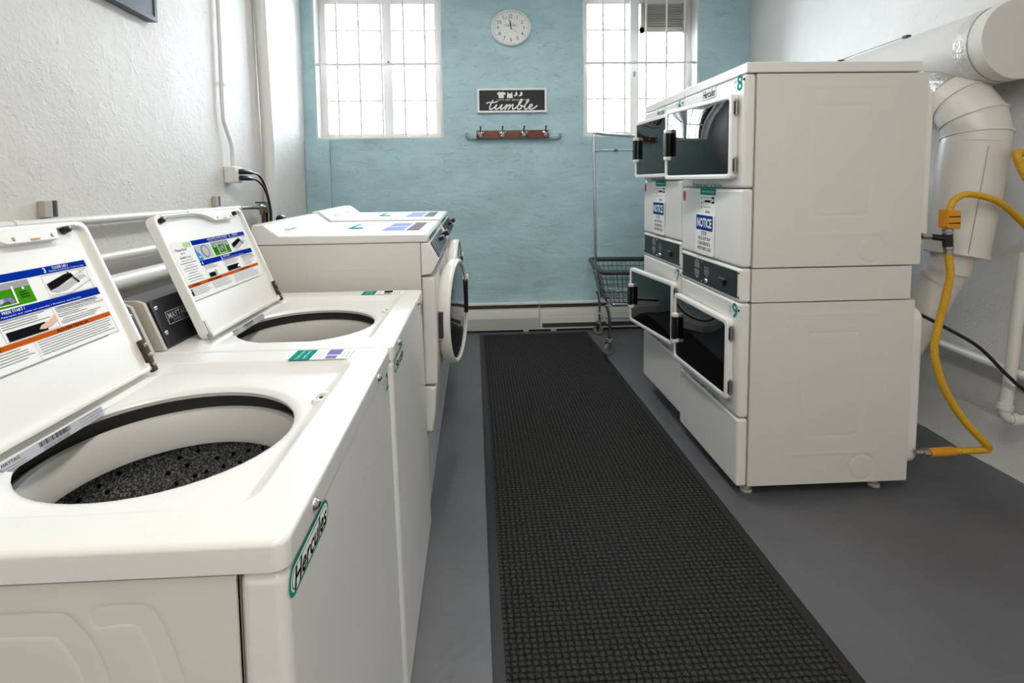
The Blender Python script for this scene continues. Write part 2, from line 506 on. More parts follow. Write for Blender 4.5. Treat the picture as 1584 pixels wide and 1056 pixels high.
    def build(s, name, parent=None, loc=None, ang=38, rot=None):
        me = bpy.data.meshes.new(name)
        for f in s.bm.faces: f.smooth = True
        la = math.radians(ang)
        for e in s.bm.edges:
            if len(e.link_faces) == 2 and e.calc_face_angle(0) > la: e.smooth = False
        s.bm.to_mesh(me); s.bm.free()
        for m in s.mats: me.materials.append(M[m])
        o = bpy.data.objects.new(name, me)
        S.collection.objects.link(o)
        wn = o.modifiers.new('even_shading', 'WEIGHTED_NORMAL')
        wn.keep_sharp = True; wn.weight = 60
        if parent is not None: o.parent = parent
        if loc is not None: o.location = loc
        if rot is not None: o.rotation_euler = rot
        return o

def tag(o, label, cat, group=None):
    o['label'] = label; o['category'] = cat
    if group: o['group'] = group
    return o
def thing(name, loc, label, cat, group=None, rot=(0, 0, 0)):
    o = bpy.data.objects.new(name, None)
    o.empty_display_size = 0.05
    S.collection.objects.link(o)
    o.location = loc; o.rotation_euler = rot
    return tag(o, label, cat, group)
def struct(o):
    o['kind'] = 'structure'
    return o
def copy_tree(o, parent=None):
    c = o.copy(); S.collection.objects.link(c)
    if parent is not None: c.parent = parent
    for ch in list(o.children): copy_tree(ch, c)
    return c

# ------------------------------------------------------------------ room shell
LW, BW, CEIL, BACK = -1.496, 4.60, 3.16, -3.2
b = MB(); b.box(-1.7, 3.2, BACK - .2, 4.95, -0.12, 0.0, 'floor'); struct(b.build('floor'))
b = MB(); b.box(-1.7, 3.2, BACK - .2, 4.95, CEIL, CEIL + .1, 'ceiling'); struct(b.build('ceiling'))
b = MB(); b.box(LW - .2, LW, BACK - .2, 4.95, 0, CEIL, 'white_wall'); struct(b.build('wall_left'))
b = MB(); b.box(LW, 2.9, BACK - .2, BACK, 0, CEIL, 'white_wall'); struct(b.build('wall_rear'))
def wallx(y): return 2.395 + 0.0600 * (y - 2.0)
b = MB()
b.prism([(wallx(BACK), BACK), (wallx(4.95), 4.95), (2.95, 4.95), (2.95, BACK)], 0, CEIL, 'white_wall')
# the thick uneven foot of the wall
bm = bmesh.new(); rows = []
for i in range(61):
    y = BACK + .02 + (4.6 - BACK - .02) * i / 60
    w_ = .040 + .008 * math.sin(i * 1.7) + .005 * math.sin(i * 4.1)
    rows.append([bm.verts.new((wallx(y) - w_ * f, y, z)) for f, z in ((1.25, 0), (.9, .035), (.45, .11), (.1, .20), (-.3, .26))])
for A, B_ in zip(rows, rows[1:]):
    for k in range(4): bm.faces.new((A[k], A[k + 1], B_[k + 1], B_[k]))
bmesh.ops.recalc_face_normals(bm, faces=bm.faces)
b.merge(bm, 'white_wall')
struct(b.build('wall_right'))
W1 = (-1.395, -0.262, 1.775, 3.06)     # left window opening  x0 x1 z0 z1
W2 = (1.005, 2.072, 1.77, 3.06)        # right window opening
b = MB()
for x0, x1, z0, z1 in ((LW, W1[0], 0, CEIL), (W1[0], W1[1], 0, W1[2]), (W1[0], W1[1], W1[3], CEIL), (W1[1], W2[0], 0, CEIL),
                       (W2[0], W2[1], 0, W2[2]), (W2[0], W2[1], W2[3], CEIL), (W2[1], 2.62, 0, CEIL)):
    b.box(x0, x1, BW, BW + .27, z0, z1, 'blue_wall')
struct(b.build('wall_back'))
b = MB(); b.box(LW, -1.275, BW - .035, BW + .01, 0, 1.762, 'blue_wall', bev=.012); struct(b.build('trim_1'))

def window(name, w, bars, mull, louver):
    x0, x1, z0, z1 = w
    root = bpy.data.objects.new(name, None); S.collection.objects.link(root); root.location = (x0, BW, z0); struct(root)
    wd, ht = x1 - x0, z1 - z0
    # white painted jambs and sill inside the opening
    b = MB(); t = .012
    b.box(0, t, .012, .24, 0, ht, 'white_paint'); b.box(wd - t, wd, .012, .24, 0, ht, 'white_paint')
    b.box(t, wd - t, .0125, .24, 0, t, 'white_paint'); b.box(t, wd - t, .0125, .24, ht - t, ht, 'white_paint')
    struct(b.build('jamb', root))
    yf = .14
    b = MB()
    b.box(t, .075, yf, yf + .05, t, ht - t, 'white_paint', .004); b.box(wd - .075, wd - t, yf, yf + .05, t, ht - t, 'white_paint', .004)
    b.box(.072, wd - .072, yf + .002, yf + .048, t, .06, 'white_paint', .004); b.box(.072, wd - .072, yf + .002, yf + .048, ht - .06, ht - t, 'white_paint', .004)
    b.box(mull - x0 - .042, mull - x0 + .042, yf - .012, yf + .05, t, ht - t, 'white_paint', .004)
    struct(b.build('window_frame', root))
    b = MB()
    for zz in (2.136, 2.452, 2.77):
        b.box(.07, wd - .07, yf + .014, yf + .036, zz - z0 - .009, zz - z0 + .009, 'white_paint')
    struct(b.build('muntin', root))
    b = MB(); b.box(.07, wd - .07, yf + .022, yf + .028, .055, ht - .055, 'window_glass'); struct(b.build('pane', root))
    b = MB()
    for bx in bars:
        b.cyl((bx - x0, .035, .004), (bx - x0, .035, ht - .004), .009, 'white_paint', 8)
    b.box(.004, wd - .004, .028, .042, 2.437 - z0 - .011, 2.437 - z0 + .011, 'white_paint', .002)
    struct(b.build('security_bars', root))
    if louver:
        b = MB(); lx0, lx1, lz0, lz1 = 1.575 - x0, 2.0 - x0, 2.735 - z0, ht - .06
        b.box(lx0, lx0 + .03, yf - .03, yf + .012, lz0, lz1, 'louver'); b.box(lx1 - .03, lx1, yf - .03, yf + .012, lz0, lz1, 'louver')
        b.box(lx0, lx1, yf - .03, yf + .012, lz0, lz0 + .045, 'louver'); b.box(lx0, lx1, yf + .006, yf + .012, lz0, lz1, 'louver')
        k = lz0 + .06
        while k < lz1 - .02:
            b.box(lx0 + .03, lx1 - .03, -.014, .014, -.0025, .0025, 'louver', T=Matrix.Translation((0, yf - .012, k)) @ Matrix.Rotation(-.6, 4, 'X'))
            k += .022
        struct(b.build('louver_vent', root))
        b = MB(); b.box(0, .016, -.008, 0, 0, .05, 'steel', .003); b.box(.004, .012, -.03, -.008, .03, .04, 'steel', .002)
        struct(b.build('latch', root, (mull - x0 - .01, yf - .012, 2.33 - z0)))
    else:
        b = MB(); b.cyl((0, -.022, 0), (0, 0, 0), .008, 'dark_steel', 10); struct(b.build('latch', root, (mull - x0 + .01, yf - .012, 2.475 - z0)))
    return root
window('window_1', W1, [-1.197, -1.002, -0.805, -0.605, -0.415], -0.768, False)
window('window_2', W2, [1.2, 1.398, 1.595, 1.785, 1.955], 1.52, True)

# ------------------------------------------------------------------ floor mat
t = thing('floor_mat', (0, 0, 0), 'long black waffle-textured runner mat lying down the middle of the aisle', 'floor mat')
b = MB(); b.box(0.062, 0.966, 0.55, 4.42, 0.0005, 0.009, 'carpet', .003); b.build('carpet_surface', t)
b = MB()
for q in ((0.027, 0.064, 0.5, 4.46), (0.964, 0.999, 0.5, 4.46), (0.064, 0.964, 0.5, 0.552), (0.064, 0.964, 4.42, 4.46)):
    b.box(*q, 0.0005, 0.006, 'rubber', .002)
b.build('rubber_border', t)

# ------------------------------------------------------------------ top-load washers
def hercules(b, T, w, h, lift=.0005, ink='ink'):
    b.poly(rrect(w, h, h / 2), 'teal', T, lift)
    b.poly(rrect(w * .94, h * .78, h * .39), 'label_white', T, lift + .0003)
    b.poly(rrect(w * .90, h * .64, h * .32), 'teal', T, lift + .0006)
    b.poly(rrect(w * .885, h * .58, h * .29), 'label_white', T, lift + .0009)
    b.text('Hercules', 0, 0, h * .66, ink, T, lift + .0014, shear=.3, bold=.018, w=w * .84)

WW, WTOP = 0.68, 0.930
LID_Y0, LID_Y1, LID_L = 0.097, 0.572, 0.345
LIDDIR = Vector((-.13, 0, .32)).normalized()
def lid_label(b, T, full):
    """instruction print inside the lid: x = along the hinge from LID_Y0, y = up the lid"""
    q = .0006
    def R(x0, x1, y0, y1, m, l=0): b.rect(x0, x1, y0, y1, m, T, q + l * .0004)
    x0, x1 = .022, .435
    R(x0 - .004, x1 + .004, .102, .266, 'label_white')
    bx = x0 if not full else .122
    R(bx, x1, .250, .264, 'blue_ink', 1)
    R(bx, x1, .188, .203, 'blue_ink', 1)
    R(x0, x1, .139, .148, 'orange_ink', 1)
    # header lettering
    b.text('2 ADD CLOTHES - DO NOT OVERLOAD /', bx + .14, .2595, .0052, 'label_white', T, q + .0008, bold=.01, w=.15 if not full else .12)
    b.text('Ajoutez les vetements - Ne pas surcharger', bx + .14, .2535, .0034, 'label_white', T, q + .0008, w=.135 if not full else .11)
    b.text('3', .335, .257, .010, 'label_white', T, q + .0008, bold=.02)
    b.text('CLOSE LID /', .372, .2595, .0052, 'label_white', T, q + .0008, bold=.015)
    b.text('Fermez le couvercle / Cierre la tapa', .386, .2535, .0034, 'label_white', T, q + .0008, w=.084)
    b.text('5', .200 if not full else .236, .1955, .011, 'label_white', T, q + .0008, bold=.02)
    b.text('PRESS START /', .242 if not full else .268, .199, .005, 'label_white', T, q + .0008, bold=.012)
    b.text('Appuyez sur mise en marche / Presione start/inicio', .300, .192, .0034, 'label_white', T, q + .0008, w=.17 if not full else .14)
    b.text('4', bx + .008, .1955, .010, 'label_white', T, q + .0008, bold=.02)
    b.text('AVERTISSEMENT', .155, .1435, .0062, 'ink', T, q + .0008, bold=.01, w=.075)
    b.text('ADVERTENCIA', .338, .1435, .0062, 'ink', T, q + .0008, bold=.01, w=.075)
    b.text('WARNING', .06, .1435, .0062, 'ink', T, q + .0008, bold=.01, w=.04)
    # drum drawing
    if full:
        R(.126, .205, .206, .247, 'pale_ink', 1)
        b.poly([(.170 + .020 * math.cos(a), .227 + .0195 * math.sin(a)) for a in [k * PI / 10 for k in range(20)]], 'grey_ink', T, q + .0008)
        b.poly([(.170 + .015 * math.cos(a), .227 + .0155 * math.sin(a)) for a in [k * PI / 10 for k in range(20)]], 'pale_ink', T, q + .0012)
        b.poly([(.122, .246), (.127, .232), (.139, .220), (.146, .212), (.141, .2035), (.122, .2035)], 'sky_ink', T, q + .0016)
        for ex in (.129, .137):
            b.poly([(ex + .0026 * math.cos(k * PI / 5), .2135 + .0026 * math.sin(k * PI / 5)) for k in range(10)], 'label_white', T, q + .002)
    # overload drawing: green field, grey sky, white tub with clothes
    gx = .165 if not full else .212
    gw = .128 if not full else .098
    R(gx, gx + gw, .206, .248, 'green_ink', 1)
    R(gx, gx + gw, .236, .248, 'mid_grey', 2)
    R(gx + gw * .36, gx + gw * .64, .233, .2365, 'green_ink', 3)
    b.poly([(gx + gw * .26, .2405), (gx + gw * .28, .209), (gx + gw * .72, .209), (gx + gw * .74, .2405), (gx + gw * .71, .2405), (gx + gw * .695, .2105), (gx + gw * .305, .2105), (gx + gw * .29, .2405)], 'label_white', T, q + .0016)
    for k in range(9):
        cx_, cy_ = gx + gw * random.uniform(.36, .64), random.uniform(.214, .229)
        rr = .0055
        b.poly([(cx_ + rr * math.cos(a) * random.uniform(.7, 1.1), cy_ + rr * .8 * math.sin(a)) for a in [j * PI / 4 for j in range(8)]], ('lilac', 'pale_ink', 'grey_ink')[k % 3], T, q + .002 + k * .0001)
    for cx_ in (gx + gw * .13, gx + gw * .87):
        b.poly([(cx_ + .0026 * math.cos(k * PI / 5), .2335 + .0026 * math.sin(k * PI / 5)) for k in range(10)], 'label_white', T, q + .002)
        b.lines(cx_ - .010, cx_ + .010, .228, 3, .0045, .0013, 'ink', T, q + .002, .4)
    # close-lid drawing
    lx = .322
    b.poly([(lx + .004, .231), (lx + .050, .243), (lx + .066, .243), (lx + .070, .236), (lx + .026, .222), (lx + .006, .218)], 'ink', T, q + .0012)
    b.poly([(lx + .004, .217), (lx + .030, .222), (lx + .085, .236), (lx + .10, .232), (lx + .045, .213), (lx + .02, .211)], 'pale_ink', T, q + .0008)
    b.poly([(lx + .056, .246), (lx + .060, .246), (lx + .078, .222), (lx + .074, .221)], 'ink', T, q + .0016)
    for a_, c_ in (((lx + .002, .2085), (lx + .045, .205)), ((lx + .045, .205), (lx + .105, .222)), ((lx + .060, .233), (lx + .105, .247)), ((lx + .085, .247), (lx + .102, .222))):
        d = Vector((c_[0] - a_[0], c_[1] - a_[1])); nn = Vector((-d.y, d.x)).normalized() * .0004
        b.poly([(a_[0] + nn.x, a_[1] + nn.y), (a_[0] - nn.x, a_[1] - nn.y), (c_[0] - nn.x, c_[1] - nn.y), (c_[0] + nn.x, c_[1] + nn.y)], 'grey_ink', T, q + .002)
    def outline(a0, a1, b0, b1, m='grey_ink', l=1, w=.0006):
        R(a0, a1, b0, b0 + w, m, l); R(a0, a1, b1 - w, b1, m, l); R(a0, a0 + w, b0, b1, m, l); R(a1 - w, a1, b0, b1, m, l)
    outline(lx, lx + .106, .204, .248)
    # press-start drawing
    px = .205 if not full else .235
    outline(px, px + .108, .150, .187)
    b.lines(px + .003, px + .10, .1855, 4, .0042, .0012, 'grey_ink', T, q + .0008, .3)
    R(px + .006, px + .082, .151, .1665, 'ink', 2)
    b.poly([(px + .064, .156), (px + .071, .162), (px + .090, .166), (px + .107, .175), (px + .107, .163), (px + .092, .157), (px + .076, .154)], 'skin_ink' if not full else 'label_white', T, q + .002)
    if full:
        outline(.128, .205, .150, .187, 'pale_ink')
        b.lines(.131, .20, .185, 3, .004, .0011, 'grey_ink', T, q + .0008, .4)
        R(.138, .170, .1505, .163, 'ink', 2); R(.172, .182, .152, .168, 'pale_ink', 2)
    else:
        outline(.022, .19, .150, .187, 'grey_ink')
        b.lines(.03, .18, .184, 7, .0045, .0011, 'grey_ink', T, q + .0008, .4)
    # right text block
    tx = px + .113
    b.lines(tx, x1, .1855, 3, .0035, .0012, 'grey_ink', T, q + .0008, .3)
    b.text('ATTENTION IN CASE OF UNBALANCE', (tx + x1) / 2 - .006, .1835, .0028, 'ink', T, q + .0012, w=(x1 - tx) * .8)
    b.text('ATTENTION A PORTER EN CAS DE CHARGE MAL', (tx + x1) / 2, .1745, .0028, 'ink', T, q + .0012, w=(x1 - tx) * .98)
    b.lines(tx, x1, .171, 2, .0035, .0011, 'grey_ink', T, q + .0008, .6)
    b.text('ATENCION EN CASO DE DESBALANCE', (tx + x1) / 2 - .006, .1615, .0028, 'ink', T, q + .0012, w=(x1 - tx) * .8)
    b.lines(tx, x1, .158, 2, .0035, .0011, 'grey_ink', T, q + .0008, .5)
    # warning text blocks
    b.lines(x0 + .004, .125, .136, 5, .0045, .0011, 'grey_ink', T, q + .0008, .25)
    b.lines(.132, .245, .136, 5, .0045, .0011, 'grey_ink', T, q + .0008, .25)
    b.lines(.255, x1 - .004, .136, 6, .0045, .0011, 'grey_ink', T, q + .0008, .25)
    outline(x0, x1, .104, .148, 'grey_ink', 1, .0005); outline(.25, x1, .104, .148, 'grey_ink', 1, .0005)
    b.lines(x0, x1 - .03, .1035, 1, .004, .0011, 'grey_ink', T, q + .0008, .05)
    if full:
        # separate small notice on the left of the label
        R(.024, .120, .149, .264, 'label_white', 2)
        b.poly(rrect(.034, .014, .003, 3, .098, .256), 'pale_green', T, q + .0016)
        b.text('Please Read', .062, .2445, .0075, 'ink', T, q + .002, w=.05)
        b.text('& try', .064, .2335, .0065, 'ink', T, q + .002, w=.018)
        b.text('Smaller load', .066, .2225, .0065, 'ink', T, q + .002, w=.048)
        for k in range(9):
            hw = random.uniform(.020, .043)
            R(.070 - hw, .070 + hw, .2125 - k * .0072, .2139 - k * .0072, 'ink' if k % 2 else 'grey_ink', 3)
        R(.026, .034, .118, .129, 'ink', 2); R(.028, .033, .130, .136, 'ink', 2)

def washer(loc, label, number, num_y, herc_y, full, has_console_name, sc=1.0):
    root = thing('top_load_washer', loc, label, 'washing machine', 'top loading washers in a row')
    root.scale = (1, sc, 1)
    # cabinet with pressed side panels
    b = MB()
    b.box(-.66, -.0535, 0.002, .012, .03, .892, 'enamel_side', .003); b.box(-.66, -.0535, WW - .012, WW - .002, .03, .892, 'enamel_side', .003)
    b.box(-.66, -.650, 0.004, WW - .004, .03, .890, 'enamel_side'); b.box(-.655, -.055, .005, WW - .005, .03, .05, 'enamel_side'); b.box(-.06, -.0535, .005, WW - .005, .03, .892, 'enamel_side')
    pr = [(((-.60, .20), (-.60, .60), (-.585, .80), (-.56, .843), (-.43, .845), (-.265, .846), (-.232, .835), (-.205, .77), (-.185, .60), (-.185, .20)), False, -.0045, .0085),
          (((-.197, .852), (-.165, .853), (-.145, .838), (-.118, .74), (-.10, .60), (-.10, .30)), False, -.004, .0075)]
    b.pressed(-.66, -.0535, .40, .892, .0045, pr, 'enamel_side', frame((0, .0015, 0), X, Z))
    b.build('cabinet', root)
    b = MB(); b.box(-.052, 0.0, 0.0, WW, .012, .893, 'enamel', .014, 4)
    for v in b.bm.verts:      # the front stands out a little towards the floor
        if v.co.x > -.03: v.co.x += .017 * (1 - v.co.z / .893)
    b.build('front_panel', root)
    # feet
    for fx in (-.60, -.07):
        for fy in (.06, WW - .06):
            b = MB(); b.cyl((fx, fy, 0), (fx, fy, .032), .02, 'rubber', 12); b.build('foot', root)
    # worktop: rounded slab, sunken lid well, round opening
    ocx, ocy, orad = -.302, .310, .195
    zf = .912
    wx0, wx1, wy0, wy1 = -.495, -.068, .068, .603
    b = MB()
    N = 48
    def loop_rr(x0, x1, y0, y1, r, z):
        pts = rrect(x1 - x0, y1 - y0, r, N // 4 - 1, (x0 + x1) / 2, (y0 + y1) / 2)
        return [(p[0], p[1], z) for p in pts]
    circ = lambda r, z: [(ocx + r * math.cos(2 * PI * (k + .5) / N - 0.0), ocy + r * .96 * math.sin(2 * PI * (k + .5) / N), z) for k in range(N)]
    x0o, x1o, y0o, y1o = -.665, .003, -.002, WW + .002
    loops = [loop_rr(x0o, x1o, y0o, y1o, .018, .896), loop_rr(x0o, x1o, y0o, y1o, .018, WTOP - .007),
             loop_rr(x0o + .002, x1o - .002, y0o + .002, y1o - .002, .017, WTOP - .002),
             loop_rr(x0o + .007, x1o - .007, y0o + .007, y1o - .007, .014, WTOP),
             loop_rr(wx0 - .008, wx1 + .008, wy0 - .008, wy1 + .008, .045, WTOP),
             loop_rr(wx0, wx1, wy0, wy1, .04, WTOP - .004),
             loop_rr(wx0 + .012, wx1 - .012, wy0 + .012, wy1 - .012, .035, zf + .004),
             loop_rr(wx0 + .02, wx1 - .02, wy0 + .02, wy1 - .02, .03, zf),
             circ(orad + .016, zf), circ(orad + .005, zf - .003), circ(orad, zf - .009), circ(orad + .003, zf - .017)]
    bm = bmesh.new(); VL = [[bm.verts.new(p) for p in lp] for lp in loops]
    for A, B in zip(VL, VL[1:]):
        for i in range(N):
            bm.faces.new((A[i], A[(i + 1) % N], B[(i + 1) % N], B[i]))
    bmesh.ops.recalc_face_normals(bm, faces=bm.faces)
    b.merge(bm, 'enamel'); b.build('worktop', root, ang=50)
    # dark gap, balance ring and speckled basket
    b = MB(); T = Matrix.Translation((ocx, ocy, 0))
    b.lathe([(.235, .885), (.238, .60), (.238, .30), (0, .295)], 'tub_grey', 48, T); b.build('outer_tub', root)
    b = MB()
    b.lathe([(.226, .846), (.221, .860), (.208, .866), (.200, .863), (.193, .846), (.188, .810), (.190, .798), (.224, .798), (.226, .846)], 'tub_plastic', 64, T); b.build('balance_ring', root)
    b = MB()
    b.lathe([(.200, .797), (.214, .786), (.216, .44), (.19, .40), (.0, .40)], 'basket', 64, T)
    for row in range(7):
        for k in range(40):
            a = 2 * PI * (k + .5 * (row % 2) + .12 * row) / 40
            if (k % 8) in (6, 7): continue
            z = .775 - row * .026 - (k % 4) * .007
            d = Vector((math.cos(a), math.sin(a), 0))
            p = Vector((ocx, ocy, z)) + d * .2165
            b.cyl(p - d * .004, p, .0042, 'ink', 8)
    b.build('basket', root)
    # lid latch socket with its moulded finger dimple
    b = MB()
    lx_, ly_ = -.085, .425
    b.ring(rrect(.030, .045, .012, 4, lx_, ly_), rrect(.016, .026, .004, 4, lx_, ly_), zf - .002, zf + .007, 'white_plastic', bev=.002)
    b.box(lx_ - .008, lx_ + .008, ly_ - .013, ly_ + .013, zf - .002, zf + .002, 'beige')
    b.box(lx_ - .003, lx_ + .002, ly_ - .004, ly_ + .003, zf + .001, zf + .005, 'rust')
    b.build('latch_socket', root)
    for sy in (.094, .530):
        b = MB(); b.lathe([(0, .007), (.004, .0065), (.007, .003), (.0075, 0)], 'steel', 14, frame((.003, sy, .911), Y, Z))
        b.box(-.004, .004, -.0008, .0008, .0065, .0074, 'ink', T=frame((.003, sy, .911), Y, Z)); b.build('screw', root)
    # control console behind the lid
    b = MB()
    T = frame((0, .012, 0), X, Z)
    prof = [(-.543, WTOP + .001), (-.588, 1.045), (-.60, 1.052), (-.655, 1.052), (-.66, 1.046), (-.66, WTOP + .001)]
    b.prism([(p[0], p[1]) for p in prof], -(WW - .024), 0, 'console_top', T, .004)
    for y0_, y1_ in ((.010, .020), (WW - .020, WW - .010)): b.prism([(p[0] + (.002 if i == 0 else 0.0) * 0 + .0035 * (1 if p[0] > -.6 else 0), p[1] + .001) for i, p in enumerate(prof)], -y1_ + .012, -y0_ + .012, 'beige', T)
    b.build('console', root)
    T = frame((-.5435, WW / 2, WTOP + .004), Y, Vector((-.045, 0, .123)))
    b = MB(); b.prism(rrect(WW - .05, .118, .005, 3, 0, .062), .0005, .004, 'black_panel', T, .001)
    for sx in (-.30, .305):
        for sy in (.035, .10):
            b.lathe([(0, .0075), (.004, .0065), (.006, .004)], 'chrome', 12, T @ Matrix.Translation((sx, sy, 0)))
    b.ring(rrect(.088, .034, .001, 1, -.235, .066), rrect(.084, .030, .001, 1, -.235, .066), .0042, .0048, 'mid_grey', T)
    b.text('MAYTAG', -.235, .070, .016, 'pale_ink', T, .0052, w=.076, bold=.004)
    b.text('COMMERCIAL', -.235, .057, .0045, 'pale_ink', T, .0052, w=.05)
    b.build('control_panel', root)
    # open lid (local frame: x along hinge, y up the lid, z towards the aisle)
    lid = bpy.data.objects.new('lid', None); S.collection.objects.link(lid); lid.parent = root
    lid.empty_display_size = .05
    lid.matrix_parent_inverse = Matrix.Identity(4)
    lid.matrix_basis = frame((-.482, LID_Y0, .932), Y, LIDDIR)
    lw = LID_Y1 - LID_Y0
    b = MB()
    out = rrect(lw, LID_L, .022, 6, lw / 2, LID_L / 2)
    inn = rrect(lw - .022, LID_L - .020, .016, 6, lw / 2, LID_L / 2)
    b.prism(out, -.022, -.013, 'enamel', bev=.004)
    b.ring(out, inn, -.014, .004, 'enamel', bev=.0025)
    b.build('lid_shell', lid)
    b = MB(); b.prism(inn, -.013, -.006, 'white_plastic'); b.build('lid_lining', lid)
    b = MB(); lid_label(b, Matrix.Translation((0, 0, -.0058)), full)
    b.build('instruction_label', lid)
    # latch bracket along the top edge
    b = MB()
    br = catmull([(.17, LID_L - .006), (.215, LID_L - .012), (.25, LID_L - .022), (.275, LID_L - .034)], 5) + [Vector((.385, LID_L - .034)), Vector((.39, LID_L - .012)), Vector((.44, LID_L - .009)), Vector((.44, LID_L - .003)), Vector((.03, LID_L - .003)), Vector((.03, LID_L - .008))]
    b.prism([(p[0], p[1]) for p in br], -.007, .009, 'white_plastic', bev=.002)
    for sx in (.29, .372):
        b.lathe([(0, .0115), (.003, .011), (.004, .009)], 'steel', 10, Matrix.Translation((sx, LID_L - .026, 0)))
    b.box(.322, .342, LID_L - .032, LID_L - .028, .009, .0095, 'brass')
    b.build('strike_bracket', lid)
    for sx in (.035, lw - .055):
        b = MB(); b.lathe([(0, .009), (.006, .0085), (.009, .006), (.010, -.004)], 'black_plastic', 16, Matrix.Translation((sx, LID_L - .014, 0)), 1.0, .9); b.build('bumper', lid)
    b = MB(); b.box(lw - .014, lw + .001, -.006, .068, -.004, .007, 'rust', .003)
    for k in (.01, .032, .055):
        b.lathe([(0, .011), (.004, .0095), (.005, .007)], 'steel', 10, Matrix.Translation((lw - .006, k, 0)))
    b.build('hinge', lid)
    b = MB(); b.box(.002, .014, -.006, .05, -.004, .006, 'steel', .003); b.build('hinge', lid)
    # rating label strip below the lid, on the back edge of the well
    b = MB()
    T = frame((-.4735, .30, .911), Y, Vector((-.3, 0, 1)))
    b.rect(-.10, .10, -.006, .011, 'pale_ink', T, .003)
    b.text('MAYTAG', -.085, .007, .0045, 'ink', T, .0034, w=.03)
    b.lines(-.10, -.06, .001, 2, .004, .001, 'grey_ink', T, .0034)
    for k in range(26):
        b.rect(-.035 + k * .0024, -.035 + k * .0024 + random.uniform(.0006, .0016), .002, .010, 'ink', T, .0034)
        if k < 22: b.rect(-.03 + k * .0024, -.03 + k * .0024 + random.uniform(.0006, .0014), -.006, .000, 'grey_ink', T, .0034)
    b.lines(.045, .10, .009, 3, .005, .001, 'grey_ink', T, .0034)
    b.build('rating_label', root)
    # stickers
    b = MB(); T = frame((-.131, .640, WTOP), Y, -X) @ Matrix.Diagonal((1.7 if not full else 1.45, 1.12, 1, 1))
    b.rect(-.018, .018, -.010, .062, 'teal' if full else 'label_white', T, .0004) if full else None
    b.rect(-.022, .020, .030, .072, 'teal', T, .0006)
    b.text('Touch to Start', -.002, .057, .006, 'label_white', T, .0010, w=.036)
    b.text('with card', -.002, .044, .006, 'label_white', T, .0010, w=.030)
    b.rect(-.022, .020, -.060, .029, 'label_white', T, .0006)
    b.lines(-.018, .016, .024, 3, .006, .0016, 'pale_ink', T, .001)
    b.rect(-.004, .018, -.025, .003, 'ink' if full else 'lilac', T, .001); b.rect(-.020, -.008, -.022, .000, 'grey_ink' if full else 'lilac', T, .001)
    b.lines(-.018, .016, -.032, 3, .008, .002, 'grey_ink' if full else 'pale_ink', T, .001)
    b.build('payment_sticker', root)
    b = MB(); hercules(b, frame((0.0004, herc_y, .868), Y, Vector((-.019, 0, 1))), .150, .036); b.build('brand_sticker', root)
    b = MB(); T = frame((0.0006, num_y, .862), Y, Vector((-.019, 0, 1)))
    b.text(number, .014, 0, .042, 'teal', T, .0006, bold=.02)
    b.text('WASH', -.020, .010, .010, 'grey_ink', T, .0006, w=.022); b.text('No.', -.020, -.004, .008, 'grey_ink', T, .0006, w=.016)
    b.build('number_sticker', root)
    return root
washer((-.212, .531, 0), 'nearest white top-loading washer, lid open, number 2 sticker on its front', '2', .625, .082, False, True, .985)
washer((-.205, 1.205, 0), 'white top-loading washer, lid open, between the nearest washer and the front-loading machines', '3', .640, .10, True, True, 1.025)

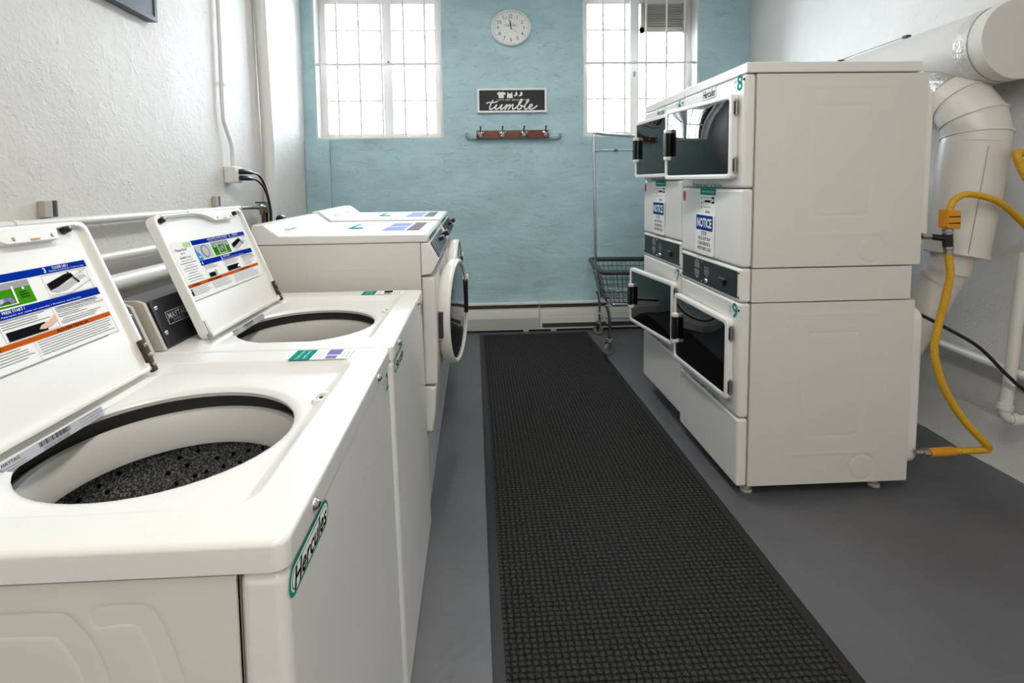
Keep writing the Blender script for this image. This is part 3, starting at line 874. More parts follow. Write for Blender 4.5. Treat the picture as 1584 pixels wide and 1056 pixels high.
# ------------------------------------------------------------------ front-load machines
LD = 0.675
def loader(loc, label, rot, open_):
    root = thing('front_load_washer', loc, label, 'washing machine', 'front loading machines beyond the washers', rot)
    # body: white steel box
    b = MB(); b.box(-.70, -.055, .002, LD - .002, .02, .795, 'enamel_side', .004)
    for sgn, yy in ((1, .002), (-1, LD - .002)):
        cl = catmull([(-.52, yy + sgn * .0188, .30), (-.50, yy + sgn * .0188, .66), (-.46, yy + sgn * .0188, .69), (-.20, yy + sgn * .0188, .69), (-.17, yy + sgn * .0188, .66), (-.12, yy + sgn * .0188, .30)], 7)
        b.tube(cl, .020, 'enamel_side', 10)
    b.build('cabinet', root)
    # moulded front: profile in x-z swept along y
    T = frame((0, 0, 0), X, Z)
    def sweep(prof, mm, y0, y1, bev=.006):
        b.prism(prof, -y1, -y0, mm, T, bev, 3)
    b = MB(); sweep([(-.054, .215), (-.006, .215), (.0, .225), (.003, .40), (.003, .62), (-.002, .655), (-.054, .655)], 'enamel', 0, LD, .020); b.build('front_panel', root)
    b = MB(); sweep([(-.054, .02), (-.024, .02), (-.012, .10), (-.006, .20), (-.012, .208), (-.054, .208)], 'enamel', 0, LD, .016); b.build('kick_panel', root)
    b = MB(); sweep([(-.054, .663), (-.014, .668), (-.004, .682), (.016, .724), (-.020, .790), (-.026, .794), (-.054, .794)], 'enamel', 0, LD, .006); b.build('control_fascia', root)
    # slanted control panel
    T2 = frame((.0156, LD / 2, .7255), Y, Vector((-.036, 0, .066)))
    b = MB(); b.prism(rrect(LD - .07, .068, .006, 4, 0, .038), .0, .004, 'black_panel', T2, .0012)
    for q in (-.24, -.09, .10): b.ring(rrect(.076, .056, .004, 3, q, .038), rrect(.070, .050, .003, 3, q, .038), .004, .0056, 'dark_steel', T2)
    b.ring(rrect(.040, .022, .004, 3, -.24, .030), rrect(.036, .018, .003, 3, -.24, .030), .004, .0056, 'mid_grey', T2)
    b.prism(rrect(.07, .016, .003, 3, .03, .045), .004, .026, 'black_plastic', T2, .002)
    b.prism(rrect(.07, .024, .004, 3, .26, .040), .004, .034, 'black_plastic', T2, .003)
    b.build('control_panel', root)
    # top with raised rear hump
    b = MB()
    b.prism([(-.024, .796), (-.022, .818), (-.030, .828), (-.60, .830), (-.645, .864), (-.66, .876), (-.70, .876), (-.705, .864), (-.705, .796)], -LD - .003, .003, 'enamel', T, .006, 3)
    b.build('worktop', root)
    b = MB()
    for q in ((.02, .10, 0), (.11, .19, 1), (.20, .34, 0)):
        b.rect(q[0], q[1], -.011, .008, 'teal', frame((-.0225, .04, .808), Y, Z), .0008)
        b.lines(q[0] + .006, q[1] - .006, .004, 2, .007, .0025, 'pale_ink', frame((-.0225, .04, .808), Y, Z), .0012)
    b.build('edge_sticker', root)
    b = MB(); T3 = frame((-.19, LD / 2 + .02, .8290), Y, -X)
    b.rect(-.20, .20, -.115, .06, 'label_white', T3, .0006)
    b.rect(-.20, .20, -.115, -.060, 'grey_ink', T3, .001); b.rect(-.19, -.02, -.05, .045, 'pale_blue', T3, .001); b.rect(.0, .17, -.05, .045, 'pale_blue', T3, .001)
    b.lines(-.18, -.04, .035, 5, .016, .004, 'lilac', T3, .0014); b.lines(.02, .16, .035, 5, .016, .004, 'lilac', T3, .0014)
    b.rect(-.10, .16, .075, .215, 'label_white', T3, .0006); b.rect(-.10, -.03, .15, .205, 'teal', T3, .001)
    b.rect(-.10, .16, .20, .215, 'teal', T3, .001); b.lines(-.01, .15, .19, 7, .017, .004, 'pale_ink', T3, .001)
    b.build('instruction_label', root)
    b = MB(); T4 = frame((-.624, LD / 2, .8485), Y, Vector((-.045, 0, .034)))
    b.text('Hercules', -.16, .0, .026, 'ink', T4, .002, shear=.3, w=.13)
    b.build('brand_sticker', root)
    b = MB(); b.text('ENERGY', .08, 0, .018, 'teal', T4, .002, w=.04); b.lines(.10, .16, .012, 3, .009, .002, 'pale_ink', T4, .002)
    b.build('rinse_sticker', root)
    for fx in (-.60, -.09):
        for fy in (.06, LD - .06):
            b = MB(); b.cyl((fx, fy, .286 - loc[2] - fy * math.sin(rot[0])), (fx, fy, .022), .018, 'rubber', 12); b.build('foot', root)
    # round door: raised ring, black glass, hinge, handle recess
    door = bpy.data.objects.new('door', None); S.collection.objects.link(door); door.parent = root; door.empty_display_size = .05
    door.matrix_basis = Matrix.Translation((-.004, LD / 2 - .250, .437)) @ Matrix.Rotation(-open_, 4, 'Z') @ Matrix.Translation((0, .250, 0)) @ frame((0, 0, 0), Y, Z)
    b = MB()
    b.lathe([(.222, -.012), (.246, .002), (.256, .018), (.257, .040), (.254, .049), (.248, .053), (.240, .053), (.234, .049), (.230, .046)], 'enamel', 64, None, .96, .93); b.build('door_ring', door, ang=60)
    b = MB(); b.lathe([(.232, .044), (.20, .0475), (.12, .051), (0, .053)], 'black_glass', 64, None, .96, .93); b.build('door_glass', door, ang=60)
    b = MB(); b.box(-.253, -.238, -.055, .055, -.010, .026, 'dark_steel', .003); b.box(-.256, -.240, -.066, -.055, .004, .022, 'chrome', .002); b.build('hinge', door)
    b = MB(); b.prism(rrect(.014, .17, .006, 4, .205, .02), .046, .058, 'black_plastic', None, .003); b.box(.212, .236, .085, .125, .048, .060, 'white_plastic', .004); b.build('handle', door)
    return root
# painted plinth under the front loaders
b = MB(); b.box(-.88, -.205, 2.02, 3.72, 0, .285, 'plinth', .006)
tag(b.build('plinth'), 'low pale painted platform underneath the two front-loading machines', 'platform')
la = loader((-.160, 2.0, .305), 'white front-loading washer with round black glass door, nearer of two on the plinth', (math.radians(1.0), 0, 0), math.radians(8.5))
lb = loader((-.156, 2.715, .325), 'white front-loading washer farther from the camera, next to the blue wall', (math.radians(1.0), 0, 0), math.radians(3))

# ------------------------------------------------------------------ stacked dryers
DW, DD = .585, .755
def dryer_side(b, z0, z1, xe):
    """near side panel with pressed contour lines and a knock-out circle"""
    h = z1 - z0
    def P(q): return (.05 + q[0] * (DD - .055), z0 + q[1] * h)
    c1 = [P(q) for q in ((.22, .925), (.25, .935), (.50, .936), (.72, .935), (.80, .90), (.83, .70), (.83, .45), (.80, .22), (.77, .175), (.50, .172), (.25, .17), (.21, .20), (.17, .40), (.17, .70))]
    c2 = [P(q) for q in ((.34, .82), (.36, .835), (.50, .836), (.62, .835), (.66, .82), (.695, .60), (.67, .32), (.645, .275), (.50, .272), (.39, .27), (.35, .30), (.305, .55))]
    c3 = [P((.70 + .082 * math.cos(a), .087 + .068 * math.sin(a))) for a in [2 * PI * k / 20 for k in range(20)]]
    b.pressed(.0495, xe, z0 + .002, z1 - .002, .005, [(c1, True, .0008, .0065), (c2, True, -.0012, .006), (c3, True, -.0020, .004)], 'enamel_side', frame((0, .0005, 0), X, Z))

def stack(loc, rot, label, n_up, n_low, ang_up, ang_low, dh):
    root = thing('stacked_dryer', loc, label, 'dryer', 'stacked tumble dryers', rot)
    zb = [.045, .342, .826, .968, 1.293, 1.742 - dh, 1.787 - dh]
    # body shells
    b = MB()
    b.box(.049, DD - .018, .003, DW - .003, zb[0], .822, 'enamel_side', .003); dryer_side(b, zb[0], .822, DD - .019) if n_up == '8' else None; b.build('lower_cabinet', root)
    b = MB(); b.box(.049, DD - .035, .004, DW - .004, .826, .965, 'enamel_side', .003); b.build('middle_cabinet', root)
    b = MB(); b.box(.049, DD - .005, .002, DW - .002, .969, zb[5], 'enamel_side', .003); dryer_side(b, .969, zb[5], DD - .006) if n_up == '8' else None; b.build('upper_cabinet', root)
    b = MB(); b.box(.006, DD - .035, -.002, DW + .002, zb[5] + .003, zb[6], 'enamel', .006, 3); b.build('top_cover', root)
    for z0, z1 in ((.10, .78), (1.03, 1.70 - dh)):
        b = MB(); b.prism(rrect(DW - .03, z1 - z0, .05, 5), 0, .070, 'white_plastic', frame((DD - .03, DW / 2, (z0 + z1) / 2), Y, Z), .016, 3); b.build('rear_cover', root)
    for fx in (.07, DD - .12):
        for fy in (.05, DW - .05):
            b = MB(); b.cyl((fx, fy, 0), (fx, fy, .046), .012, 'beige', 12); b.lathe([(0, .012), (.022, .012), (.024, 0), (0, 0)], 'beige', 14, Matrix.Translation((fx, fy, 0))); b.build('foot', root)
    # front panels with rounded edges
    for nm, z0, z1 in (('kick_panel', zb[0], zb[1] - .004), ('front_panel', zb[1], zb[2] - .002), ('upper_access_panel', zb[3] + .003, zb[4] - .003), ('front_panel', zb[4], zb[5])):
        b = MB(); b.box(0, .046, 0, DW, z0, z1, 'enamel', .013, 4); b.build(nm, root)
    # control section
    b = MB(); b.box(0, .046, 0, DW, zb[2], zb[3], 'enamel', .013, 4); b.build('control_fascia', root)
    T = frame((0, DW / 2, (zb[2] + zb[3]) / 2), -Y, Z)
    b = MB(); b.prism(rrect(DW - .05, .112, .004, 3), 0, .003, 'black_panel', T, .001)
    for dx, dz in ((-.10, .024), (-.10, -.010)): b.prism(rrect(.052, .026, .004, 3, dx, dz), .003, .0042, 'grey_plastic', T, .0005)
    b.poly([(-.125, .041), (-.075, .041), (-.10, .052)], 'mid_grey', T, .0035); b.poly([(-.125, -.027), (-.10, -.040), (-.075, -.027)], 'mid_grey', T, .0035)
    sh = [(-.022, .028), (.022, .028), (.022, -.004), (.0, -.018), (-.022, -.004)]
    b.poly(sh, 'mid_grey', T, .0035); b.poly([(p[0] * .82, (p[1] - .007) * .82 + .007) for p in sh], 'black_panel', T, .0039); b.poly([(p[0] * .6, (p[1] - .007) * .5 + .007) for p in sh], 'grey_ink', T, .0043)
    b.lathe([(0, .012), (.007, .012), (.010, .008), (.011, .003)], 'chrome', 18, T @ Matrix.Translation((.0, -.034, 0)))
    b.box(-.0012, .0012, -.005, .005, .0115, .0125, 'ink', T=T @ Matrix.Translation((0, -.034, 0)))
    b.box(.115, .175, -.006, .002, .003, .012, 'black_plastic', .001, T=T); b.box(.118, .172, .004, .006, .003, .008, 'grey_ink', T=T)
    b.box(.150, .172, -.022, -.008, .003, .016, 'black_plastic', .002, T=T); b.box(.13, .15, -.022, -.018, .003, .005, 'grey_ink', T=T)
    for dx, dz in ((-.05, .046), (-.05, -.046)): b.lathe([(0, .0055), (.003, .005), (.004, .003)], 'chrome', 10, T @ Matrix.Translation((dx, dz, 0)))
    for dx in (-.278, .278):
        for dz in (-.05, .05): b.lathe([(0, .003), (.003, .0025), (.004, 0)], 'ink', 10, T @ Matrix.Translation((dx, dz, 0)))
    b.build('control_panel', root)
    # stickers
    def num(n, z):
        b = MB(); T = frame((0, .045, z), -Y, Z)
        b.text(n, .006, 0, .066, 'teal', T, .0007, bold=.02); b.text('DRY', -.028, .008, .014, 'grey_ink', T, .0007, w=.026); b.text('No.', -.028, -.012, .012, 'grey_ink', T, .0007, w=.02)
        b.lathe([(0, .003), (.004, .0025), (.005, 0)], 'ink', 10, T @ Matrix.Translation((.037, .008, 0))); b.build('number_sticker', root)
    num(n_low, .786); num(n_up, 1.714 - dh)
    b = MB(); T = frame((0, .305, 1.716 - dh), -Y, Z)
    b.poly(rrect(.135, .050, .006, 3), 'teal', T, .0006); b.poly(rrect(.130, .045, .005, 3), 'label_white', T, .0010); b.text('Hercules', 0, 0, .034, 'ink', T, .0014, shear=.3, bold=.02, w=.116); b.build('brand_sticker', root)
    for z, yc in ((1.301, .315), (.353, .30)):
        b = MB(); T = frame((0, yc, z), -Y, Z); b.text('CLEAN LINT SCREEN', 0, 0, .018, 'teal', T, .0007, w=.29, bold=.008); b.build('lint_sticker', root)
    b = MB(); T = frame((0, .555, 1.248), -Y, Z)
    b.poly([(.016 * math.cos(k * PI / 12), .026 * math.sin(k * PI / 12)) for k in range(24)], 'red_ink', T, .0006); b.lines(-.008, .008, .012, 4, .007, .002, 'pale_ink', T, .001, .3); b.build('round_sticker', root)
    b = MB(); T = frame((0, .300, 1.268), -Y, Z)
    b.rect(-.075, .075, -.095, .020, 'label_white', T, .0005); b.rect(-.075, .075, -.010, .020, 'teal', T, .0009); b.text('DRYER INSTRUCTIONS', 0, .005, .009, 'label_white', T, .0013, w=.12)
    for k in range(3):
        b.rect(-.066, -.058, -.030 - k * .022, -.021 - k * .022, 'ink', T, .0009); b.lines(-.05, .06 - .01 * k, -.021 - k * .022, 1, .006, .0025, 'grey_ink', T, .0009, .2)
    b.rect(-.03, .03, -.042, -.034, 'ink', T, .0009); b.rect(.040, .064, -.048, -.018, 'ink', T, .0009); b.rect(.045, .059, -.038, -.026, 'label_white', T, .0013); b.rect(-.02, .025, -.092, -.084, 'grey_ink', T, .0009)
    b.build('instruction_sticker', root)
    # NOTICE placard standing slightly off the panel
    b = MB(); T = frame((0, .318, 1.075), -Y, Z)
    b.prism(rrect(.182, .190, .010, 4), .001, .0065, 'label_white', T, .0015)
    b.prism(rrect(.166, .070, .006, 3, 0, .054), .0065, .0070, 'notice_blue', T); b.text('NOTICE', 0, .054, .044, 'label_white', T, .0075, bold=.03, w=.146)
    for i, s_ in enumerate(('STOP', 'CHECK LINT TRAY', 'CLEAN BEFORE &', 'AFTER EVERY LOAD')):
        b.text(s_, 0, .004 - i * .0235, .0155 if i else .019, 'ink', T, .0070, bold=.012, w=(.055, .125, .125, .135)[i])
    b.build('notice_placard', root)
    # doors, hinged on the near edge
    def door(z, ang):
        d = bpy.data.objects.new('door', None); S.collection.objects.link(d); d.parent = root; d.empty_display_size = .05
        d.location = (-.001, .048, z); d.rotation_euler = (0, 0, ang)
        w, h = .530, .345
        T = frame((0, w / 2, 0), -Y, Z)
        b = MB()
        o_, i_ = rrect(w, h, .020, 5), rrect(w - .044, h - .044, .010, 5)
        b.ring(o_, i_, .0, .027, 'white_plastic', T, .006); b.build('door_frame', d)
        b = MB(); bm = bmesh.new(); NU, NV = 18, 12; gw, gh = w / 2 - .021, h / 2 - .021
        GV = [[bm.verts.new((-gw + 2 * gw * i / NU, -gh + 2 * gh * j / NV, .019 + .009 * (1 - (2 * i / NU - 1) ** 2) * (1 - (2 * j / NV - 1) ** 2))) for j in range(NV + 1)] for i in range(NU + 1)]
        for i in range(NU):
            for j in range(NV): bm.faces.new((GV[i][j], GV[i + 1][j], GV[i + 1][j + 1], GV[i][j + 1]))
        ret = bmesh.ops.extrude_face_region(bm, geom=bm.faces[:]); bmesh.ops.translate(bm, verts=[v for v in ret['geom'] if isinstance(v, bmesh.types.BMVert)], vec=(0, 0, .003))
        bmesh.ops.recalc_face_normals(bm, faces=bm.faces)
        b.merge(bm, 'door_glass', T); b.build('door_glass', d)
        # inner bowl of the door with its own clear window
        b = MB()
        b.prism(rrect(w - .05, h - .05, .010, 5), .001, .004, 'grey_plastic', T)
        b.ring(rrect(w - .14, h - .10, .07, 8, -.01, 0), rrect(w - .17, h - .13, .06, 8, -.01, 0), .004, .014, 'mid_grey', T, .003)
        b.prism(rrect(w - .17, h - .13, .06, 8, -.01, 0), .004, .0055, 'drum_grey', T)
        b.build('door_liner', d)
        b = MB()
        hy = -(w / 2 - .046)
        for s_ in (-1, 1): b.box(hy - .014, hy + .014, s_ * .066 - .010, s_ * .066 + .010, .022, .052, 'white_plastic', .005, 3, T=T)
        b.box(hy - .018, hy + .013, -.060, .060, .030, .052, 'black_plastic', .004, 3, T=T); b.build('handle', d)
        for s_ in (-1, 1):
            b = MB(); b.cyl((-.010, -.004, s_ * .115 - .033), (-.010, -.004, s_ * .115 + .033), .0055, 'steel', 10); b.box(-.020, -.002, -.006, .001, s_ * .115 - .026, s_ * .115 + .026, 'dark_steel', .002); b.build('hinge', d)
    door(.572, ang_low); door(1.502 - dh * .6, ang_up)
    # flat dark plates behind the doors, drum opening shade put into the colour
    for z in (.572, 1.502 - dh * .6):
        b = MB(); b.prism(rrect(.43, .27, .05, 6), .0002, .0012, 'drum_shade', frame((0, DW / 2 + .01, z), -Y, Z)); b.build('drum_shade_plate', root)
    return root
stack((1.072, 1.994, 0), (math.radians(.9), 0, 0), 'nearest white stacked dryer, doors numbered 8 above and 9 below, upper door slightly open', '8', '9', math.radians(8), math.radians(1.5), 0)
stack((1.078, 2.590, .045), (math.radians(.6), 0, 0), 'farther white stacked dryer numbered 6 and 7, lower door ajar, beside the laundry cart', '6', '7', math.radians(4), math.radians(7.5), .035)

# ------------------------------------------------------------------ back wall things
# wall clock
t = thing('wall_clock', (0.356, BW, 2.737), 'round white wall clock hanging high between the two windows', 'clock')
TC = frame((0, -.001, 0), X, Z)
b = MB(); b.lathe([(0, 0), (.155, 0), (.160, .012), (.157, .028), (.150, .034), (.142, .032), (.138, .020)], 'white_plastic', 64, TC, 1.14, 1.0); b.build('case', t, ang=60)
b = MB(); b.lathe([(0, .018), (.139, .018)], 'label_white', 64, TC, 1.14, 1.0)
for k in range(60):
    a = 2 * PI * k / 60; r1 = .128; r0 = .120 if k % 5 == 0 else .125; w_ = .0018 if k % 5 == 0 else .0008
    ca, sa = math.sin(a), math.cos(a)
    b.poly([(1.14 * (r0 * ca + w_ * sa), r0 * sa - w_ * ca), (1.14 * (r1 * ca + w_ * sa), r1 * sa - w_ * ca), (1.14 * (r1 * ca - w_ * sa), r1 * sa + w_ * ca), (1.14 * (r0 * ca - w_ * sa), r0 * sa + w_ * ca)], 'ink', TC, .0186)
for k in range(1, 13):
    a = 2 * PI * k / 12; b.text(str(k), 1.14 * .101 * math.sin(a), .101 * math.cos(a), .030, 'ink', TC, .0186)
hT = TC @ Matrix.Translation((0, .022, 0))
b.poly(rrect(.115, .022, .011), 'teal', hT, .0184); b.poly(rrect(.110, .018, .009), 'label_white', hT, .0187); b.text('Hercules', 0, 0, .013, 'teal', hT, .019, shear=.3, bold=.02, w=.09)
b.build('dial', t)
def hand(name, deg, length, w, lift):
    a = math.radians(deg); d = Vector((math.sin(a), math.cos(a))); n = Vector((d.y, -d.x)) * w
    b = MB(); pts = [(-d * length * .18 + n), (-d * length * .18 - n), (d * length - n * .6), (d * length + n * .6)]
    b.prism([(p.x, p.y) for p in pts], lift, lift + .001, 'ink', TC)
    b.build(name, t)
hand('hour_hand', -3, .062, .0036, .0205); hand('minute_hand', -12, .085, .0030, .022); hand('second_hand', 128, .085, .0008, .0235)

# wooden sign
t = thing('wall_sign', (0.358, BW, 2.098), 'black rectangular sign with white frame and lettering under the clock', 'sign')
TS = frame((0, -.002, 0), X, Z)
b = MB(); b.ring(rrect(.626, .215, .001, 1), rrect(.590, .180, .001, 1), 0, .026, 'label_white', TS, .002); b.build('sign_frame', t)
b = MB(); b.prism(rrect(.592, .182, .001, 1), .002, .012, 'sign_black', TS); b.build('sign_board', t)
b = MB(); q = .0126
shirt = [(-.135, .066), (-.118, .078), (-.107, .078), (-.098, .072), (-.089, .078), (-.078, .078), (-.055, .066), (-.064, .050), (-.074, .053), (-.074, .022), (-.121, .022), (-.121, .053), (-.129, .051)]
b.poly([(p[0], p[1]) for p in shirt], 'label_white', TS, q)
b.poly([(-.040, .076), (-.035, .076), (-.030, .062), (-.008, .062), (-.003, .076), (.002, .076), (.006, .022), (-.046, .022)], 'label_white', TS, q)
for dx in (.02, .065):
    b.poly([(dx + .010, .074), (dx + .026, .078), (dx + .030, .052), (dx + .022, .042), (dx - .004, .036), (dx - .006, .044), (dx + .012, .054)], 'label_white', TS, q)
b.text("LET'S GET READY TO", 0, .006, .013, 'label_white', TS, q, w=.27)
def stroke(pts, r):
    k = .0600; ox, oy = -.222, -.078
    P = catmull([(p[0], p[1], 0) for p in pts], 7)
    P = [Vector((ox + k * (p.x + .25 * p.y), oy + .042 * p.y, 0)) for p in P]
    for i in range(len(P)):
        tdir = P[min(i + 1, len(P) - 1)] - P[max(i - 1, 0)]
        if i < len(P) - 1:
            d = (P[i + 1] - P[i])
            if d.length < 1e-6: continue
            n = Vector((-d.y, d.x)).normalized() * r; e = d.normalized() * r * .5
            A, B_ = P[i] - e, P[i + 1] + e
            b.poly([(A.x - n.x, A.y - n.y), (B_.x - n.x, B_.y - n.y), (B_.x + n.x, B_.y + n.y), (A.x + n.x, A.y + n.y)], 'label_white', TS, q + .00002 * (i % 4))
stroke([(.35, 1.95), (.22, 1.0), (.25, .3), (.5, 0), (.9, .4)], .0056)
stroke([(-.45, 1.25), (-.2, 1.5), (.4, 1.45), (1.1, 1.65)], .0048)
stroke([(.9, .4), (1.15, 1.0), (1.1, .4), (1.3, 0), (1.7, .4), (1.95, 1.0), (1.9, .3), (2.1, 0), (2.45, .5)], .0056)
stroke([(2.45, .5), (2.65, 1.0), (2.68, .5), (2.62, 0), (2.85, .7), (3.1, 1.0), (3.17, .5), (3.12, 0), (3.35, .7), (3.6, 1.0), (3.66, .4), (3.85, 0), (4.2, .4)], .0056)
stroke([(4.2, .4), (4.65, 1.4), (4.72, 2.0), (4.52, 2.0), (4.42, 1.2), (4.42, .3), (4.7, 0), (5.0, .3), (4.95, .8), (4.75, .75), (5.3, .6)], .0056)
stroke([(5.3, .6), (5.7, 1.6), (5.72, 2.0), (5.55, 1.9), (5.48, 1.0), (5.52, .2), (5.8, 0), (6.1, .35)], .0056)
stroke([(6.1, .35), (6.5, .65), (6.45, 1.0), (6.2, .9), (6.15, .4), (6.4, 0), (6.9, .2), (7.3, .75)], .0056)
b.build('lettering', t)

# coat hook rail on a blue painted rail
b = MB(); b.tube(catmull([(-.055, BW - .02, 1.812), (-.052, BW - .02, 1.786), (-.03, BW - .02, 1.768), (.02, BW - .02, 1.764), (.4, BW - .02, 1.760), (.70, BW - .02, 1.756), (.76, BW - .02, 1.760), (.785, BW - .02, 1.778), (.79, BW - .02, 1.802)], 6), .014, 'blue_paint', 10)
tag(b.build('painted_rail'), 'thin blue-painted rail with upturned ends fixed behind the coat hooks', 'rail')
t = thing('hook_rack', (0.358, BW - .034, 1.793), 'reddish brown wooden coat rack with four metal hooks below the sign', 'coat rack')
b = MB(); b.box(-.326, .326, -.022, 0, -.036, .036, 'wood', .004); b.build('board', t)
for hx in (-.290, -.094, .097, .293):
    b = MB(); Tk = frame((hx, -.022, 0), X, Z) @ Matrix.Diagonal((1.45, 1.15, 1.25, 1))
    b.prism(rrect(.022, .044, .010, 4, 0, .002), 0, .005, 'chrome', Tk, .0015)
    for sx in (-1, 1):
        b.tube(catmull([(0, .010, .004), (sx * .010, -.002, .020), (sx * .017, .008, .030), (sx * .017, .018, .028)], 5), .0045, 'chrome', 8, T=Tk)
    b.tube(catmull([(0, -.010, .004), (0, -.022, .018), (0, -.014, .030), (0, -.004, .030)], 5), .005, 'chrome', 8, T=Tk)
    b.tube(catmull([(0, .015, .004), (0, .034, .020), (.001, .052, .034)], 5), .0042, 'dark_steel', 8, T=Tk)
    b.ball((.001, .054, .036), .0068, 'dark_steel', T=Tk)
    b.build('hook', t)

# baseboard radiators
def radiator(x0, x1, label, slot):
    t = thing('baseboard_radiator', ((x0 + x1) / 2, BW, 0), label, 'radiator', 'baseboard radiators along the blue wall')
    h = (x1 - x0) / 2
    b = MB(); b.box(-h, h, -.022, -.001, .03, .255, 'heater', .002); b.box(-h, h, -.055, -.001, .243, .262, 'heater', .005); b.build('back_plate', t)
    b = MB(); b.box(-h + .005, h - .005, -.050, -.022, .150, .232, 'heater_slot_shade'); b.build('fin_slot_shade', t)  # dark block, shade of the gap put into its colour
    b = MB(); T = frame((0, 0, 0), Y, Z)
    b.prism([(-.062, .205), (-.066, .212), (-.060, .214), (-.055, .205), (-.069, .140), (-.071, .02), (-.077, .02), (-.076, .142)], -h, h, 'heater', frame((0, 0, 0), Y, Z), .0)
    b.build('front_cover', t)
    b = MB(); b.box(-h + .004, h - .004, -.0795, -.072, .026, .128, 'heater_grey' if not slot else 'heater', .002)
    if slot: b.box(-h + .02, h - .004, -.0815, -.078, .035, .075, 'heater_slot_shade', .001)  # dark strip on the face, painted as a shaded slot
    b.build('damper', t)
    b = MB()
    for sx in (-h + .1, h - .15):
        b.box(sx, sx + .05, -.07, -.004, 0, .03, 'heater', .002)
    b.build('foot', t)
    return t
radiator(-.46, .578, 'white baseboard radiator left of the seam with a plain grey front panel', False)
radiator(.582, 2.5, 'white baseboard radiator right of the seam, dark slot low down, behind the cart', True)

# ------------------------------------------------------------------ left wall things
b = MB(); b.tube([(-1.440, 3.60, 0), (-1.446, 3.66, 1.6), (-1.452, 3.60, CEIL)], .043, 'white_paint', 18)
tag(b.build('riser_pipe'), 'thick white painted vertical pipe on the left wall near the corner', 'pipe')
b = MB(); b.tube(catmull([(-1.475, 3.09, CEIL), (-1.475, 3.085, 2.3), (-1.475, 3.08, 1.80), (-1.472, 3.10, 1.70), (-1.462, 3.14, 1.60), (-1.462, 3.145, 1.50), (-1.462, 3.145, 1.465)], 6), .0125, 'white_paint', 12)
for z in (2.6, 1.95): b.tube([(-1.475, 3.085, z - .01), (-1.475, 3.085, z + .01)], .017, 'white_paint', 12)
tag(b.build('conduit'), 'slim white conduit running down the left wall into the outlet box', 'conduit')
t = thing('outlet_box', (LW, 3.145, 1.418), 'white surface outlet box on the left wall with two black plugs', 'outlet')
b = MB(); b.box(.001, .060, -.052, .052, -.050, .050, 'white_plastic', .008, 3); b.build('box', t)
b = MB(); b.box(.060, .068, -.050, .050, -.047, .047, 'white_plastic', .004)
for z in (.018, -.020): b.prism(rrect(.036, .028, .008, 4, 0, z), 0, .003, 'label_white', frame((.068, 0, 0), Y, Z))
b.build('cover_plate', t)
def plug(z, pts, label):
    t = thing('electrical_cable', (LW + .070, 3.145, z), label, 'cable', 'black power cords in the outlet box')
    o = Vector((LW + .070, 3.145, z))
    b = MB(); b.tube([(0.0, .0, 0), (.016, .004, 0), (.03, .04, -.001), (.034, .085, -.004), (.035, .11, -.006)], [.015, .016, .015, .012, .008], 'black_plastic', 12); b.build('plug', t)
    b = MB(); b.tube(catmull([Vector((LW + .105, 3.25, z - .006)) - o] + [Vector(p) - o for p in pts], 7), .0075, 'black_plastic', 8); b.build('cable', t)
plug(1.436, [(-1.385, 3.32, 1.420), (-1.372, 3.38, 1.35), (-1.352, 3.40, 1.22), (-1.352, 3.41, 1.08), (-1.37, 3.41, .5)], 'upper of two black power cords plugged into the white outlet box')
plug(1.398, [(-1.380, 3.29, 1.385), (-1.362, 3.35, 1.33), (-1.345, 3.375, 1.22), (-1.345, 3.38, 1.08), (-1.36, 3.38, .5)], 'lower of two black power cords plugged into the white outlet box')
def strut(y, label):
    b = MB()
    b.box(LW + .001, LW + .026, y - .046, y - .012, 1.232, 1.290, 'beige', .003)
    b.box(LW + .001, LW + .010, y - .012, y + .012, 1.232, 1.290, 'grey_plastic', .001)
    b.box(LW + .001, LW + .022, y + .008, y + .014, 1.232, 1.290, 'grey_plastic', .001)
    tag(b.build('strut_channel'), label, 'bracket', 'short metal brackets on the left wall')
strut(1.835, 'short beige metal bracket above the nearest washer lid on the left wall'); strut(2.985, 'short beige metal bracket above the second washer lid on the left wall')
def wpipe(z, r, off, y0, y1, label, m='white_paint', dz=0):
    b = MB(); b.tube([(LW + off, y0, z), (LW + off, y1, z + dz)], r, m, 16)
    y = y0 + .4
    while y < y1:
        b.tube([(LW + .001, y, z - .004), (LW + off, y, z)], r * .5, m, 8)
        b.tube([(LW + off, y - .012, z), (LW + off, y + .012, z)], r * 1.16, m, 14); y += .95
    tag(b.build('water_pipe'), label, 'pipe', 'horizontal white pipes behind the washers')
wpipe(1.212, .017, .045, .3, 3.17, 'topmost and thinnest of the horizontal white pipes along the left wall')
wpipe(1.060, .020, .050, .3, 3.25, 'middle horizontal white pipe along the left wall behind the washers')
wpipe(.955, .037, .065, .3, 3.25, 'lowest and thickest of the horizontal white pipes along the left wall')
# shut-off valves beside the cords
t = thing('water_valve', (-1.40, 3.36, 1.212), 'metal water valve with black handle at the end of the top wall pipe', 'valve')
b = MB(); b.tube([(-.05, -.16, 0), (-.03, -.08, 0), (-.0, -.02, -.002)], .011, 'steel', 12); b.lathe([(0, -.02), (.018, -.02), (.021, 0), (.018, .02), (0, .02)], 'steel', 16, frame((0, 0, 0), X, Z)); b.tube([(0, 0, 0), (.004, .07, -.002)], .014, 'steel', 12)
b.box(-.02, .025, .07, .11, -.04, .035, 'steel', .006); b.build('body', t)
b = MB(); b.box(-.012, .012, -.05, .055, .026, .036, 'black_plastic', .004); b.cyl((0, 0, .01), (0, 0, .03), .006, 'steel', 10); b.build('handle', t)
b = MB(); b.lathe([(0, -.014), (.018, -.014), (.018, .014), (0, .014)], 'brass', 6, Matrix.Translation((.005, .02, -.036))); b.build('nut', t)
